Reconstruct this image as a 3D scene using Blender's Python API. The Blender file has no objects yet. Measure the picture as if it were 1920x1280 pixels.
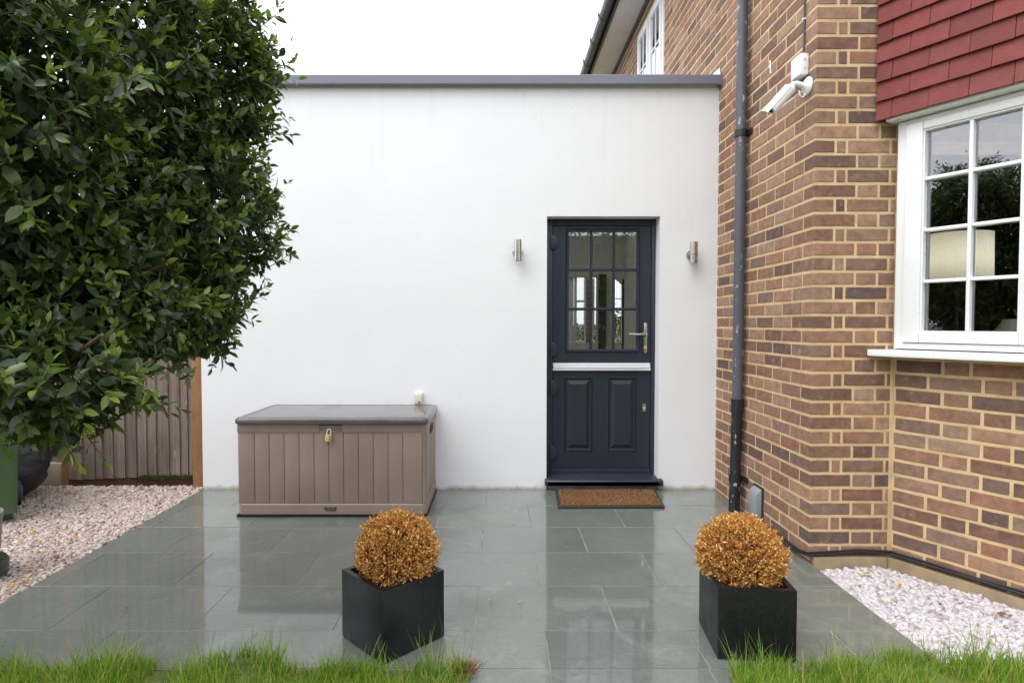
import bpy, bmesh, math, random
import numpy as np
from mathutils import Vector, Matrix, noise

random.seed(7)
rng = np.random.default_rng(11)
R = math.radians
scene = bpy.context.scene
col = scene.collection

# ------------------------------------------------------------------ camera, sky, sun, exposure
cam_d = bpy.data.cameras.new('camera')
cam = bpy.data.objects.new('camera', cam_d)
col.objects.link(cam)
cam.location = (0, 0, 1.258)
cam.rotation_euler = (R(90) - math.atan(34 / 1118), 0, 0)
cam_d.sensor_width = 36
cam_d.lens = 1118 / 1920 * 36
cam_d.shift_x = 27 / 1920
cam_d.clip_start = 0.05
cam_d.clip_end = 3000
scene.camera = cam

# overcast: the clear-sky texture seen through an even, bright cloud veil
SUN_EL, SUN_AZ = 58, 48           # degrees; azimuth from straight behind the camera towards the left
world = bpy.data.worlds.new('World')
scene.world = world
world.use_nodes = True
wn, wl = world.node_tree.nodes, world.node_tree.links
wn.clear()
sky = wn.new('ShaderNodeTexSky')
sky.sky_type = 'NISHITA'
sky.sun_disc = False
sky.sun_elevation = R(SUN_EL)
sky.sun_rotation = R(180 + SUN_AZ)
sky.dust_density = 3.0
hsv = wn.new('ShaderNodeHueSaturation')
hsv.inputs['Saturation'].default_value = 0.25
veil = wn.new('ShaderNodeMix')
veil.data_type = 'RGBA'
veil.inputs[0].default_value = 0.82
veil.inputs[7].default_value = (9.6, 9.9, 10.4, 1)
bg = wn.new('ShaderNodeBackground')
bg.inputs['Strength'].default_value = 0.12
wo = wn.new('ShaderNodeOutputWorld')
wl.new(sky.outputs[0], hsv.inputs['Color'])
wl.new(hsv.outputs[0], veil.inputs[6])
wl.new(veil.outputs[2], bg.inputs['Color'])
wl.new(bg.outputs[0], wo.inputs['Surface'])

sun_d = bpy.data.lights.new('sun', 'SUN')
sun_d.energy = 1.2
sun_d.angle = R(45)
sun_d.color = (1.0, 0.98, 0.95)
sun = bpy.data.objects.new('sun', sun_d)
col.objects.link(sun)
sdir = Vector((-math.sin(R(SUN_AZ)) * math.cos(R(SUN_EL)), -math.cos(R(SUN_AZ)) * math.cos(R(SUN_EL)), math.sin(R(SUN_EL))))
sun.rotation_euler = sdir.to_track_quat('Z', 'Y').to_euler()
sun.location = sdir * 20

scene.view_settings.view_transform = 'Standard'
scene.view_settings.look = 'None'
scene.view_settings.gamma = 1
scene.view_settings.use_curve_mapping = False
scene.view_settings.exposure = 0.85
scene.render.engine = 'CYCLES'
scene.cycles.max_bounces = 8
scene.cycles.transparent_max_bounces = 12

# ------------------------------------------------------------------ materials
def srgb(r, g, b):
    f = lambda c: (c / 255 / 12.92) if c / 255 <= 0.04045 else ((c / 255 + 0.055) / 1.055) ** 2.4
    return (f(r), f(g), f(b), 1)

class NT:
    def __init__(s, name):
        s.m = bpy.data.materials.new(name)
        s.m.use_nodes = True
        s.t = s.m.node_tree
        s.t.nodes.clear()
        s.out = s.n('ShaderNodeOutputMaterial')
        s.p = s.n('ShaderNodeBsdfPrincipled')
        s.l(s.p.outputs[0], s.out.inputs[0])
    def n(s, typ, **kw):
        nd = s.t.nodes.new(typ)
        for k, v in kw.items():
            setattr(nd, k, v)
        return nd
    def l(s, a, b):
        s.t.links.new(a, b)
    def pos(s, scale=(1, 1, 1)):
        g = s.n('ShaderNodeNewGeometry')
        mp = s.n('ShaderNodeMapping')
        mp.inputs['Scale'].default_value = scale
        s.l(g.outputs['Position'], mp.inputs[0])
        return mp.outputs[0]
    def objc(s, scale=(1, 1, 1)):
        g = s.n('ShaderNodeTexCoord')
        mp = s.n('ShaderNodeMapping')
        mp.inputs['Scale'].default_value = scale
        s.l(g.outputs['Object'], mp.inputs[0])
        return mp.outputs[0]
    def noise(s, vec, scale, detail=4, rough=0.55, dist=0):
        nd = s.n('ShaderNodeTexNoise')
        nd.inputs['Scale'].default_value = scale
        nd.inputs['Detail'].default_value = detail
        nd.inputs['Roughness'].default_value = rough
        nd.inputs['Distortion'].default_value = dist
        s.l(vec, nd.inputs['Vector'])
        return nd.outputs['Fac']
    def ramp(s, fac, stops, interp='LINEAR'):
        nd = s.n('ShaderNodeValToRGB')
        cr = nd.color_ramp
        cr.interpolation = interp
        while len(cr.elements) < len(stops):
            cr.elements.new(0.5)
        for e, (p, c) in zip(cr.elements, stops):
            e.position = p
            e.color = c if len(c) == 4 else (*c, 1)
        s.l(fac, nd.inputs[0])
        return nd.outputs[0]
    def mix(s, fac, a, b, mode='MIX'):
        nd = s.n('ShaderNodeMix', data_type='RGBA', blend_type=mode)
        for sock, v in ((nd.inputs[0], fac), (nd.inputs[6], a), (nd.inputs[7], b)):
            if hasattr(v, 'is_linked'):
                s.l(v, sock)
            else:
                sock.default_value = v
        return nd.outputs[2]
    def math(s, op, a, b=None, clamp=False):
        nd = s.n('ShaderNodeMath', operation=op, use_clamp=clamp)
        for sock, v in ((nd.inputs[0], a), (nd.inputs[1], b)):
            if v is None:
                continue
            if hasattr(v, 'is_linked'):
                s.l(v, sock)
            else:
                sock.default_value = v
        return nd.outputs[0]
    def maprange(s, v, a, b, c, d):
        nd = s.n('ShaderNodeMapRange')
        s.l(v, nd.inputs[0])
        for i, x in enumerate((a, b, c, d)):
            nd.inputs[i + 1].default_value = x
        return nd.outputs[0]
    def bump(s, h, strength=0.3, dist=0.01, normal=None):
        nd = s.n('ShaderNodeBump')
        nd.inputs['Strength'].default_value = strength
        nd.inputs['Distance'].default_value = dist
        s.l(h, nd.inputs['Height'])
        if normal:
            s.l(normal, nd.inputs['Normal'])
        return nd.outputs[0]
    def set(s, **kw):
        for k, v in kw.items():
            k = {'color': 'Base Color', 'rough': 'Roughness', 'metal': 'Metallic', 'normal': 'Normal',
                 'ior': 'IOR', 'spec': 'Specular IOR Level', 'coat': 'Coat Weight', 'coat_rough': 'Coat Roughness'}[k]
            if hasattr(v, 'is_linked'):
                s.l(v, s.p.inputs[k])
            else:
                s.p.inputs[k].default_value = v
        return s.m
    def rnd(s):
        o = s.n('ShaderNodeObjectInfo').outputs['Random']
        g = s.n('ShaderNodeNewGeometry').outputs['Random Per Island']
        return s.math('FRACT', s.math('ADD', o, g))

def plain(name, c, rough=0.5, metal=0.0, var=0.08, bump=0.0, bscale=150, nscale=6, scale=(1, 1, 1), rvar=0.08, **kw):
    t = NT(name)
    p = t.pos(scale)
    f = t.noise(p, nscale, 5)
    dark = tuple(x * (1 - var) for x in c[:3]) + (1,)
    lite = tuple(min(1, x * (1 + var)) for x in c[:3]) + (1,)
    cl = t.ramp(f, [(0.3, dark), (0.7, lite)])
    t.set(color=cl, rough=t.maprange(t.noise(p, nscale * 3, 3), 0.3, 0.7, max(0, rough - rvar), min(1, rough + rvar)), metal=metal, **kw)
    if bump:
        t.set(normal=t.bump(t.noise(p, bscale, 3), bump, 0.003))
    return t.m

M = {}
# white masonry paint on render
t = NT('white_render')
p = t.pos()
sep = t.n('ShaderNodeSeparateXYZ'); t.l(p, sep.inputs[0])
base = t.ramp(t.noise(p, 1.3, 6, 0.6), [(0.3, (0.79, 0.796, 0.818)), (0.7, (0.825, 0.83, 0.848))])
h = t.math('SUBTRACT', sep.outputs[2], t.math('MULTIPLY', t.noise(p, 9, 6, 0.7), 0.085))
dirt = t.maprange(h, -0.050, -0.012, 0.9, 0)
base = t.mix(dirt, base, srgb(150, 132, 112))
scuff = t.maprange(t.noise(t.pos((1, 1, 0.6)), 4.0, 8, 0.75), 0.66, 0.74, 0, 0.22)
base = t.mix(scuff, base, srgb(200, 197, 190))
drip = t.maprange(t.noise(t.pos((9, 1, 0.35)), 1.6, 6, 0.7), 0.55, 0.75, 0, 0.10)
base = t.mix(t.math('MULTIPLY', drip, t.maprange(sep.outputs[2], 2.0, 3.0, 0, 1)), base, srgb(150, 148, 142))
hl = t.math('ABSOLUTE', t.math('SUBTRACT', t.noise(t.pos((1, 1, 1)), 0.9, 7, 0.6, 0.8), 0.55))
base = t.mix(t.math('MULTIPLY', t.maprange(hl, 0.0, 0.0012, 0.22, 0), t.maprange(t.noise(p, 1.1, 2), 0.5, 0.6, 0, 1)), base, srgb(120, 118, 114))
b1 = t.bump(t.noise(p, 140, 4, 0.6), 0.16, 0.004)
b1 = t.bump(t.noise(t.pos((1, 1, 2.6)), 7, 5, 0.6, 0.9), 0.075, 0.012, b1)
b2 = t.bump(t.noise(p, 3.0, 3), 0.18, 0.02, b1)
M['render'] = t.set(color=base, rough=0.75, normal=b2)

# brick, one tone for each piece
t = NT('stock_brick')
p = t.pos()
r = t.rnd()
c = t.ramp(r, [(0.0, srgb(124, 91, 74)), (0.12, srgb(152, 116, 95)), (0.22, srgb(98, 76, 71)), (0.34, srgb(148, 118, 100)),
               (0.46, srgb(162, 127, 104)), (0.58, srgb(134, 98, 80)), (0.68, srgb(108, 81, 71)), (0.78, srgb(158, 133, 112)),
               (0.88, srgb(150, 106, 85)), (0.94, srgb(90, 71, 70)), (1.0, srgb(142, 115, 100))])
c = t.mix(0.5, c, t.ramp(t.noise(p, 26, 5, 0.6), [(0.3, (0.42, 0.40, 0.39)), (0.7, (1.46, 1.42, 1.34))]), 'MULTIPLY')
spk = t.maprange(t.noise(p, 420, 2), 0.64, 0.74, 0, 0.5)
c = t.mix(spk, c, srgb(196, 172, 146))
smear = t.maprange(t.noise(p, 17, 8, 0.75), 0.55, 0.74, 0, 0.6)
c = t.mix(smear, c, srgb(184, 150, 116))
M['brick'] = t.set(color=c, rough=0.82, normal=t.bump(t.noise(p, 260, 4, 0.65), 0.45, 0.004))

t = NT('sandy_mortar')
p = t.pos()
c = t.ramp(t.noise(p, 7, 6, 0.65), [(0.2, srgb(178, 150, 110)), (0.5, srgb(209, 182, 138)), (0.78, srgb(226, 202, 160))])
M['mortar'] = t.set(color=c, rough=0.9, normal=t.bump(t.noise(p, 180, 4, 0.7), 0.5, 0.005))

# wet slate slabs
t = NT('wet_slate')
p = t.pos()
o = t.n('ShaderNodeObjectInfo').outputs['Random']
tone = t.ramp(o, [(0, srgb(100, 106, 102)), (0.35, srgb(109, 114, 110)), (0.7, srgb(104, 111, 106)), (1, srgb(113, 117, 113))])
c = t.mix(0.6, tone, t.ramp(t.noise(p, 3.2, 7, 0.6, 0.6), [(0.25, (0.78, 0.78, 0.76)), (0.75, (1.16, 1.17, 1.13))]), 'MULTIPLY')
fine = t.ramp(t.noise(t.pos((1, 2.4, 1)), 34, 6, 0.7), [(0.3, (0.72, 0.72, 0.71)), (0.7, (1.24, 1.24, 1.22))])
c = t.mix(0.6, c, fine, 'MULTIPLY')
vn = t.math('ABSOLUTE', t.math('SUBTRACT', t.noise(p, 1.7, 4, 0.55, 1.4), 0.5))
c = t.mix(t.maprange(vn, 0.0, 0.004, 0.30, 0), c, srgb(70, 72, 68))
ed = t.maprange(t.noise(p, 5.5, 7, 0.7, 1.0), 0.54, 0.68, 0, 0.42)
c = t.mix(ed, c, srgb(138, 141, 136))
rust = t.maprange(t.noise(p, 2.1, 5, 0.65), 0.62, 0.78, 0, 0.40)
c = t.mix(rust, c, srgb(112, 100, 84))
wet = t.noise(p, 2.2, 6, 0.62, 0.4)
cleft = t.noise(t.pos((1.0, 1.7, 1)), 7, 5, 0.55, 1.2)
b = t.bump(cleft, 0.22, 0.006)
b = t.bump(t.noise(p, 110, 3, 0.6), 0.12, 0.002, b)
film = t.bump(t.noise(t.pos((1.3, 0.8, 1)), 11, 4, 0.55, 0.8), 0.018, 0.006)
rip = t.math('MULTIPLY', t.noise(t.pos((1.0, 1.5, 1)), 20, 2, 0.5, 1.0), t.maprange(t.noise(p, 1.9, 3, 0.5), 0.50, 0.62, 0.12, 1.0))
film = t.bump(rip, 0.07, 0.0045, film)
t.set(color=c, rough=0.38, normal=b, ior=1.4, coat=t.maprange(wet, 0.32, 0.48, 0.45, 1.0), coat_rough=t.maprange(wet, 0.36, 0.66, 0.018, 0.09))
t.p.inputs['Coat IOR'].default_value = 1.60
t.l(film, t.p.inputs['Coat Normal'])
M['slate'] = t.m

M['grout'] = plain('slab_joint', srgb(130, 128, 121), 0.7, var=0.35, nscale=9, bump=0.3)
M['concrete'] = plain('concrete', srgb(150, 132, 104), 0.9, var=0.18, nscale=9, bump=0.3, bscale=120)
M['pale_concrete'] = plain('pale_concrete', srgb(168, 150, 134), 0.9, var=0.15, nscale=9, bump=0.3, bscale=120)
M['soil'] = plain('soil', srgb(92, 76, 60), 0.95, var=0.35, nscale=12, bump=0.5, bscale=60)

def stones(name, stops):
    t = NT(name)
    p = t.pos()
    c = t.ramp(t.rnd(), stops)
    c = t.mix(0.4, c, t.ramp(t.noise(p, 60, 4), [(0.3, (0.75, 0.73, 0.72)), (0.7, (1.1, 1.1, 1.1))]), 'MULTIPLY')
    return t.set(color=c, rough=0.7, normal=t.bump(t.noise(p, 220, 3), 0.3, 0.003))
M['pink_stone'] = stones('pinkish_stone', [(0, srgb(116, 98, 90)), (0.15, srgb(178, 162, 153)), (0.45, srgb(200, 185, 176)), (0.7, srgb(164, 146, 136)), (0.9, srgb(214, 203, 196)), (1, srgb(126, 104, 94))])
M['white_stone'] = stones('white_stone', [(0, srgb(140, 132, 132)), (0.12, srgb(184, 177, 180)), (0.5, srgb(202, 196, 199)), (0.85, srgb(190, 183, 187)), (0.93, srgb(150, 134, 118)), (1, srgb(196, 190, 193))])

# painted composite door with embossed grain
t = NT('door_paint')
p = t.pos((14, 14, 0.9))
g = t.noise(p, 9, 5, 0.6, 0.4)
c = t.ramp(g, [(0.3, srgb(36, 42, 53)), (0.7, srgb(45, 51, 63))])
M['door'] = t.set(color=c, rough=0.4, spec=0.38, normal=t.bump(g, 0.14, 0.002))
M['frame_dark'] = plain('dark_frame', srgb(45, 50, 63), 0.38, var=0.08, spec=0.4)
M['pvc'] = plain('white_plastic', srgb(234, 235, 236), 0.3, var=0.015, rvar=0.04)
M['pvc_old'] = plain('cream_plastic', srgb(214, 210, 194), 0.4, var=0.03)
M['grey_metal'] = plain('grey_metal_trim', srgb(118, 121, 134), 0.42, var=0.04, rvar=0.05)
M['steel'] = plain('brushed_steel', srgb(200, 198, 192), 0.26, metal=1.0, var=0.05, scale=(40, 40, 1), nscale=8, rvar=0.06)
M['alu'] = plain('bright_aluminium', srgb(232, 233, 236), 0.38, metal=0.15, var=0.02, rvar=0.03)
M['brass'] = plain('brass', srgb(226, 200, 138), 0.38, metal=0.2, var=0.06)
M['black_plastic'] = plain('black_plastic', srgb(34, 34, 38), 0.4, var=0.15)
M['rubber'] = plain('rubber', srgb(44, 46, 52), 0.6, var=0.15)
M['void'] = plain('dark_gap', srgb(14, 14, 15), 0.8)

# weathered downpipe paint with flakes
def flaky(name, a, spot):
    t = NT(name)
    p = t.pos((1, 1, 0.45))
    f = t.maprange(t.noise(p, 22, 6, 0.72), 0.605, 0.635, 0, 1)
    c = t.mix(f, t.ramp(t.noise(p, 5, 4), [(0.3, tuple(x * 0.88 for x in a[:3])), (0.7, a)]), spot)
    return t.set(color=c, rough=0.42, normal=t.bump(f, 0.2, 0.001))
M['pipe'] = flaky('grey_pipe_paint', srgb(86, 88, 97), srgb(176, 170, 164))
M['pipe_black'] = flaky('black_pipe_paint', srgb(34, 34, 38), srgb(190, 186, 180))
M['gutter'] = plain('dark_gutter', srgb(74, 70, 74), 0.45, var=0.12)
M['soffit'] = plain('soffit_board', srgb(206, 200, 194), 0.6, var=0.06, nscale=4)

# timber
def timber(name, a, b, knot, grainz=0.7):
    t = NT(name)
    r = t.rnd()
    off = t.n('ShaderNodeCombineXYZ')
    t.l(t.math('MULTIPLY', r, 37.0), off.inputs[0]); t.l(t.math('MULTIPLY', r, 91.0), off.inputs[2])
    add = t.n('ShaderNodeVectorMath', operation='ADD')
    t.l(t.pos(), add.inputs[0]); t.l(off.outputs[0], add.inputs[1])
    mp = t.n('ShaderNodeMapping'); mp.inputs['Scale'].default_value = (26, 26, grainz)
    t.l(add.outputs[0], mp.inputs[0])
    g = t.noise(mp.outputs[0], 3.2, 7, 0.68, 0.7)
    c = t.ramp(g, [(0.25, a), (0.75, b)])
    mp2 = t.n('ShaderNodeMapping'); mp2.inputs['Scale'].default_value = (15, 0.1, 4.2)
    t.l(add.outputs[0], mp2.inputs[0])
    vo = t.n('ShaderNodeTexVoronoi', feature='F1'); vo.inputs['Scale'].default_value = 0.9
    t.l(mp2.outputs[0], vo.inputs['Vector'])
    k = t.maprange(vo.outputs['Distance'], 0.07, 0.14, 1, 0)
    c = t.mix(t.math('MULTIPLY', k, 0.8), c, knot)
    c = t.mix(0.75, c, t.ramp(r, [(0, (0.6, 0.58, 0.58)), (0.25, (1.1, 1.07, 1.05)), (0.5, (0.82, 0.79, 0.77)), (0.75, (1.2, 1.15, 1.12)), (1, (0.9, 0.85, 0.84))]), 'MULTIPLY')
    stain = t.maprange(t.noise(t.pos((5, 5, 1.6)), 1.6, 4, 0.6), 0.5, 0.75, 0, 0.5)
    c = t.mix(stain, c, srgb(74, 58, 48))
    return t.set(color=c, rough=0.85, normal=t.bump(g, 0.5, 0.004))
M['fence'] = timber('weathered_fence_wood', srgb(78, 68, 61), srgb(148, 134, 124), srgb(176, 152, 124))
M['post'] = timber('treated_post_wood', srgb(138, 98, 60), srgb(172, 132, 90), srgb(118, 78, 46), 0.5)
M['bark'] = plain('bark', srgb(88, 70, 54), 0.9, var=0.35, nscale=20, scale=(1, 1, 0.3), bump=0.6, bscale=60)

# clay tiles
t = NT('red_clay_tile')
p = t.pos()
c = t.ramp(t.rnd(), [(0, srgb(112, 50, 48)), (0.3, srgb(132, 60, 57)), (0.6, srgb(122, 56, 54)), (1, srgb(130, 66, 59))])
c = t.mix(0.5, c, t.ramp(t.noise(p, 18, 6, 0.65), [(0.3, (0.66, 0.62, 0.62)), (0.7, (1.24, 1.2, 1.16))]), 'MULTIPLY')
lich = t.maprange(t.noise(p, 55, 5, 0.7), 0.68, 0.76, 0, 0.35)
c = t.mix(lich, c, srgb(96, 62, 58))
M['tile'] = t.set(color=c, rough=0.72, normal=t.bump(t.noise(p, 240, 4, 0.7), 0.6, 0.004))

# storage box plastics
t = NT('taupe_moulded_plastic')
p = t.pos((1, 1, 0.16))
g = t.noise(p, 40, 5, 0.6, 2.5)
c = t.ramp(t.noise(t.pos(), 2.5, 5), [(0.3, srgb(136, 117, 107)), (0.7, srgb(150, 131, 120))])
wm = t.maprange(t.noise(t.pos((3, 3, 0.5)), 5, 6, 0.7), 0.55, 0.75, 0, 0.25)
c = t.mix(wm, c, srgb(158, 146, 138))
dirtb = t.maprange(t.noise(t.pos(), 30, 6, 0.7), 0.6, 0.75, 0, 0.25)
c = t.mix(dirtb, c, srgb(104, 88, 78))
M['box'] = t.set(color=c, rough=0.48, normal=t.bump(g, 0.45, 0.002))
t = NT('wet_lid_plastic')
p = t.pos()
c = t.ramp(t.noise(p, 5, 6, 0.6), [(0.3, srgb(84, 80, 82)), (0.7, srgb(98, 94, 97))])
M['lid'] = t.set(color=c, rough=t.maprange(t.noise(p, 3, 4), 0.35, 0.65, 0.08, 0.2), normal=t.bump(t.noise(p, 60, 3), 0.02, 0.002))
M['badge'] = plain('badge', srgb(38, 36, 38), 0.4)
M['badge_text'] = plain('badge_lettering', srgb(150, 146, 142), 0.4)

# planters: dark reconstituted stone, damp
t = NT('black_stone')
p = t.pos()
c = t.ramp(t.noise(p, 70, 5, 0.7), [(0.3, (0.006, 0.006, 0.007)), (0.6, (0.013, 0.013, 0.0145)), (0.85, (0.03, 0.03, 0.032))])
spk = t.maprange(t.noise(p, 260, 2), 0.72, 0.78, 0, 0.6)
c = t.mix(spk, c, (0.1, 0.1, 0.1, 1))
marks = t.maprange(t.noise(t.pos((1, 1, 0.5)), 11, 7, 0.75), 0.6, 0.78, 0, 0.35)     # dried water marks
c = t.mix(marks, c, (0.045, 0.045, 0.047, 1))
M['planter'] = t.set(color=c, rough=t.maprange(t.noise(p, 8, 5), 0.3, 0.7, 0.25, 0.42), spec=0.32, normal=t.bump(t.noise(p, 130, 4), 0.15, 0.002))

# coir
t = NT('coir')
p = t.pos()
c = t.ramp(t.rnd(), [(0, srgb(92, 62, 38)), (0.5, srgb(146, 104, 66)), (0.9, srgb(176, 136, 92)), (1, srgb(210, 178, 136))])
M['coir'] = t.set(color=c, rough=0.9)

# foliage: tone is a vertex attribute, light passes through
def foliage(name, stops, trans=0.25, rough=0.4, spec=0.5, attr='tone'):
    t = NT(name)
    if attr:
        a = t.n('ShaderNodeAttribute', attribute_name=attr)
        fac = a.outputs['Fac']
        fac = t.math('ADD', fac, t.math('MULTIPLY', t.math('SUBTRACT', t.rnd(), 0.5), 0.3), True)
    else:
        fac = t.rnd()
    c = t.ramp(fac, stops)
    c = t.mix(0.35, c, t.ramp(t.noise(t.pos(), 45, 3), [(0.3, (0.8, 0.8, 0.8)), (0.7, (1.15, 1.15, 1.1))]), 'MULTIPLY')
    t.set(color=c, rough=rough, spec=spec)
    tr = t.n('ShaderNodeBsdfTranslucent')
    t.l(t.mix(1.0, c, (1.5, 1.6, 0.8, 1), 'MULTIPLY'), tr.inputs[0])
    mx = t.n('ShaderNodeMixShader'); mx.inputs[0].default_value = trans
    t.l(t.p.outputs[0], mx.inputs[1]); t.l(tr.outputs[0], mx.inputs[2])
    t.l(mx.outputs[0], t.out.inputs[0])
    return t.m
M['leaf'] = foliage('viburnum_leaf', [(0.0, srgb(44, 58, 38)), (0.3, srgb(62, 80, 46)), (0.55, srgb(88, 106, 50)), (0.8, srgb(124, 142, 60)), (1.0, srgb(158, 170, 80))], 0.30, 0.34, 0.55)
M['bud'] = foliage('flower_bud', [(0.0, srgb(112, 124, 50)), (0.6, srgb(148, 150, 70)), (1.0, srgb(196, 190, 130))], 0.15, 0.6, 0.3, None)
M['dead'] = foliage('dead_box_leaf', [(0.0, srgb(136, 84, 36)), (0.2, srgb(178, 118, 52)), (0.5, srgb(204, 146, 70)), (0.75, srgb(220, 172, 98)), (0.93, srgb(236, 204, 142)), (1.0, srgb(246, 226, 182))], 0.25, 0.55, 0.4, None)
M['grass'] = foliage('grass_blade', [(0.0, srgb(86, 118, 30)), (0.4, srgb(110, 150, 46)), (0.70, srgb(136, 172, 60)), (0.86, srgb(160, 162, 82)), (0.93, srgb(176, 152, 96)), (1.0, srgb(200, 182, 130))], 0.35, 0.45, 0.4, None)
M['fallen'] = foliage('fallen_leaf_skin', [(0.0, srgb(110, 62, 30)), (0.3, srgb(158, 96, 40)), (0.6, srgb(200, 150, 60)), (0.85, srgb(222, 186, 72)), (1.0, srgb(190, 160, 100))], 0.1, 0.6, 0.4, None)
M['hedge'] = foliage('garden_shrub_leaf', [(0.0, srgb(50, 76, 34)), (0.6, srgb(88, 120, 50)), (1.0, srgb(130, 156, 70))], 0.2, 0.5, 0.4, None)
M['moss'] = foliage('moss_tuft', [(0.0, srgb(54, 70, 26)), (1.0, srgb(98, 116, 44))], 0.1, 0.8, 0.2, None)
M['lawn_soil'] = plain('lawn_soil', srgb(88, 98, 38), 0.95, var=0.4, nscale=22)

# thin glazing: clear with a Fresnel reflection
t = NT('glazing')
fr = t.n('ShaderNodeFresnel'); fr.inputs['IOR'].default_value = 1.62
gl = t.n('ShaderNodeBsdfGlossy'); gl.inputs['Roughness'].default_value = 0.0
gl.inputs['Color'].default_value = (0.92, 0.93, 1.0, 1)
tp = t.n('ShaderNodeBsdfTransparent'); tp.inputs['Color'].default_value = (0.94, 0.95, 0.945, 1)
mx = t.n('ShaderNodeMixShader')
fm = t.math('MULTIPLY', fr.outputs[0], 2.3, True)
t.l(fm, mx.inputs[0]); t.l(tp.outputs[0], mx.inputs[1]); t.l(gl.outputs[0], mx.inputs[2])
t.l(mx.outputs[0], t.out.inputs[0])
M['glass'] = t.m

t = NT('bin_bag')
p = t.pos()
M['bag'] = t.set(color=(0.018, 0.019, 0.024, 1), rough=0.32, normal=t.bump(t.noise(t.pos((1, 1, 3.5)), 16, 6, 0.6, 1.5), 0.55, 0.02))
M['bin'] = plain('green_bin_plastic', srgb(66, 98, 62), 0.45, var=0.08)
M['bin_lid'] = plain('green_lid_plastic', srgb(104, 136, 98), 0.4, var=0.06)
M['shade'] = None
t = NT('lamp_shade_fabric')
p = t.objc()
wv = t.n('ShaderNodeTexVoronoi', feature='DISTANCE_TO_EDGE'); wv.inputs['Scale'].default_value = 84; wv.inputs['Randomness'].default_value = 0.15
rot_ = t.n('ShaderNodeMapping'); rot_.inputs['Rotation'].default_value = (R(0), R(45), 0); t.l(p, rot_.inputs[0])
t.l(rot_.outputs[0], wv.inputs['Vector'])
c = t.ramp(wv.outputs['Distance'], [(0.05, srgb(248, 246, 238)), (0.35, srgb(238, 234, 222))])
t.set(color=c, rough=0.8, normal=t.bump(wv.outputs['Distance'], 0.4, 0.004))
tr = t.n('ShaderNodeBsdfTranslucent'); t.l(c, tr.inputs[0])
mx = t.n('ShaderNodeMixShader'); mx.inputs[0].default_value = 0.55
t.l(t.p.outputs[0], mx.inputs[1]); t.l(tr.outputs[0], mx.inputs[2]); t.l(mx.outputs[0], t.out.inputs[0])
M['shade'] = t.m
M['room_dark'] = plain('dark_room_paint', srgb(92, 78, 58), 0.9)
M['room_grey'] = plain('grey_room_paint', srgb(206, 205, 194), 0.85, var=0.03)
M['walnut'] = timber('dark_furniture_wood', srgb(52, 34, 22), srgb(84, 56, 34), srgb(40, 26, 16))
M['floor'] = plain('floor_boards', srgb(120, 96, 70), 0.5, var=0.2)
M['roof_felt'] = plain('flat_roof_membrane', srgb(96, 98, 102), 0.7)
M['lead'] = plain('white_flashing', srgb(228, 229, 232), 0.5, var=0.03)

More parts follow.
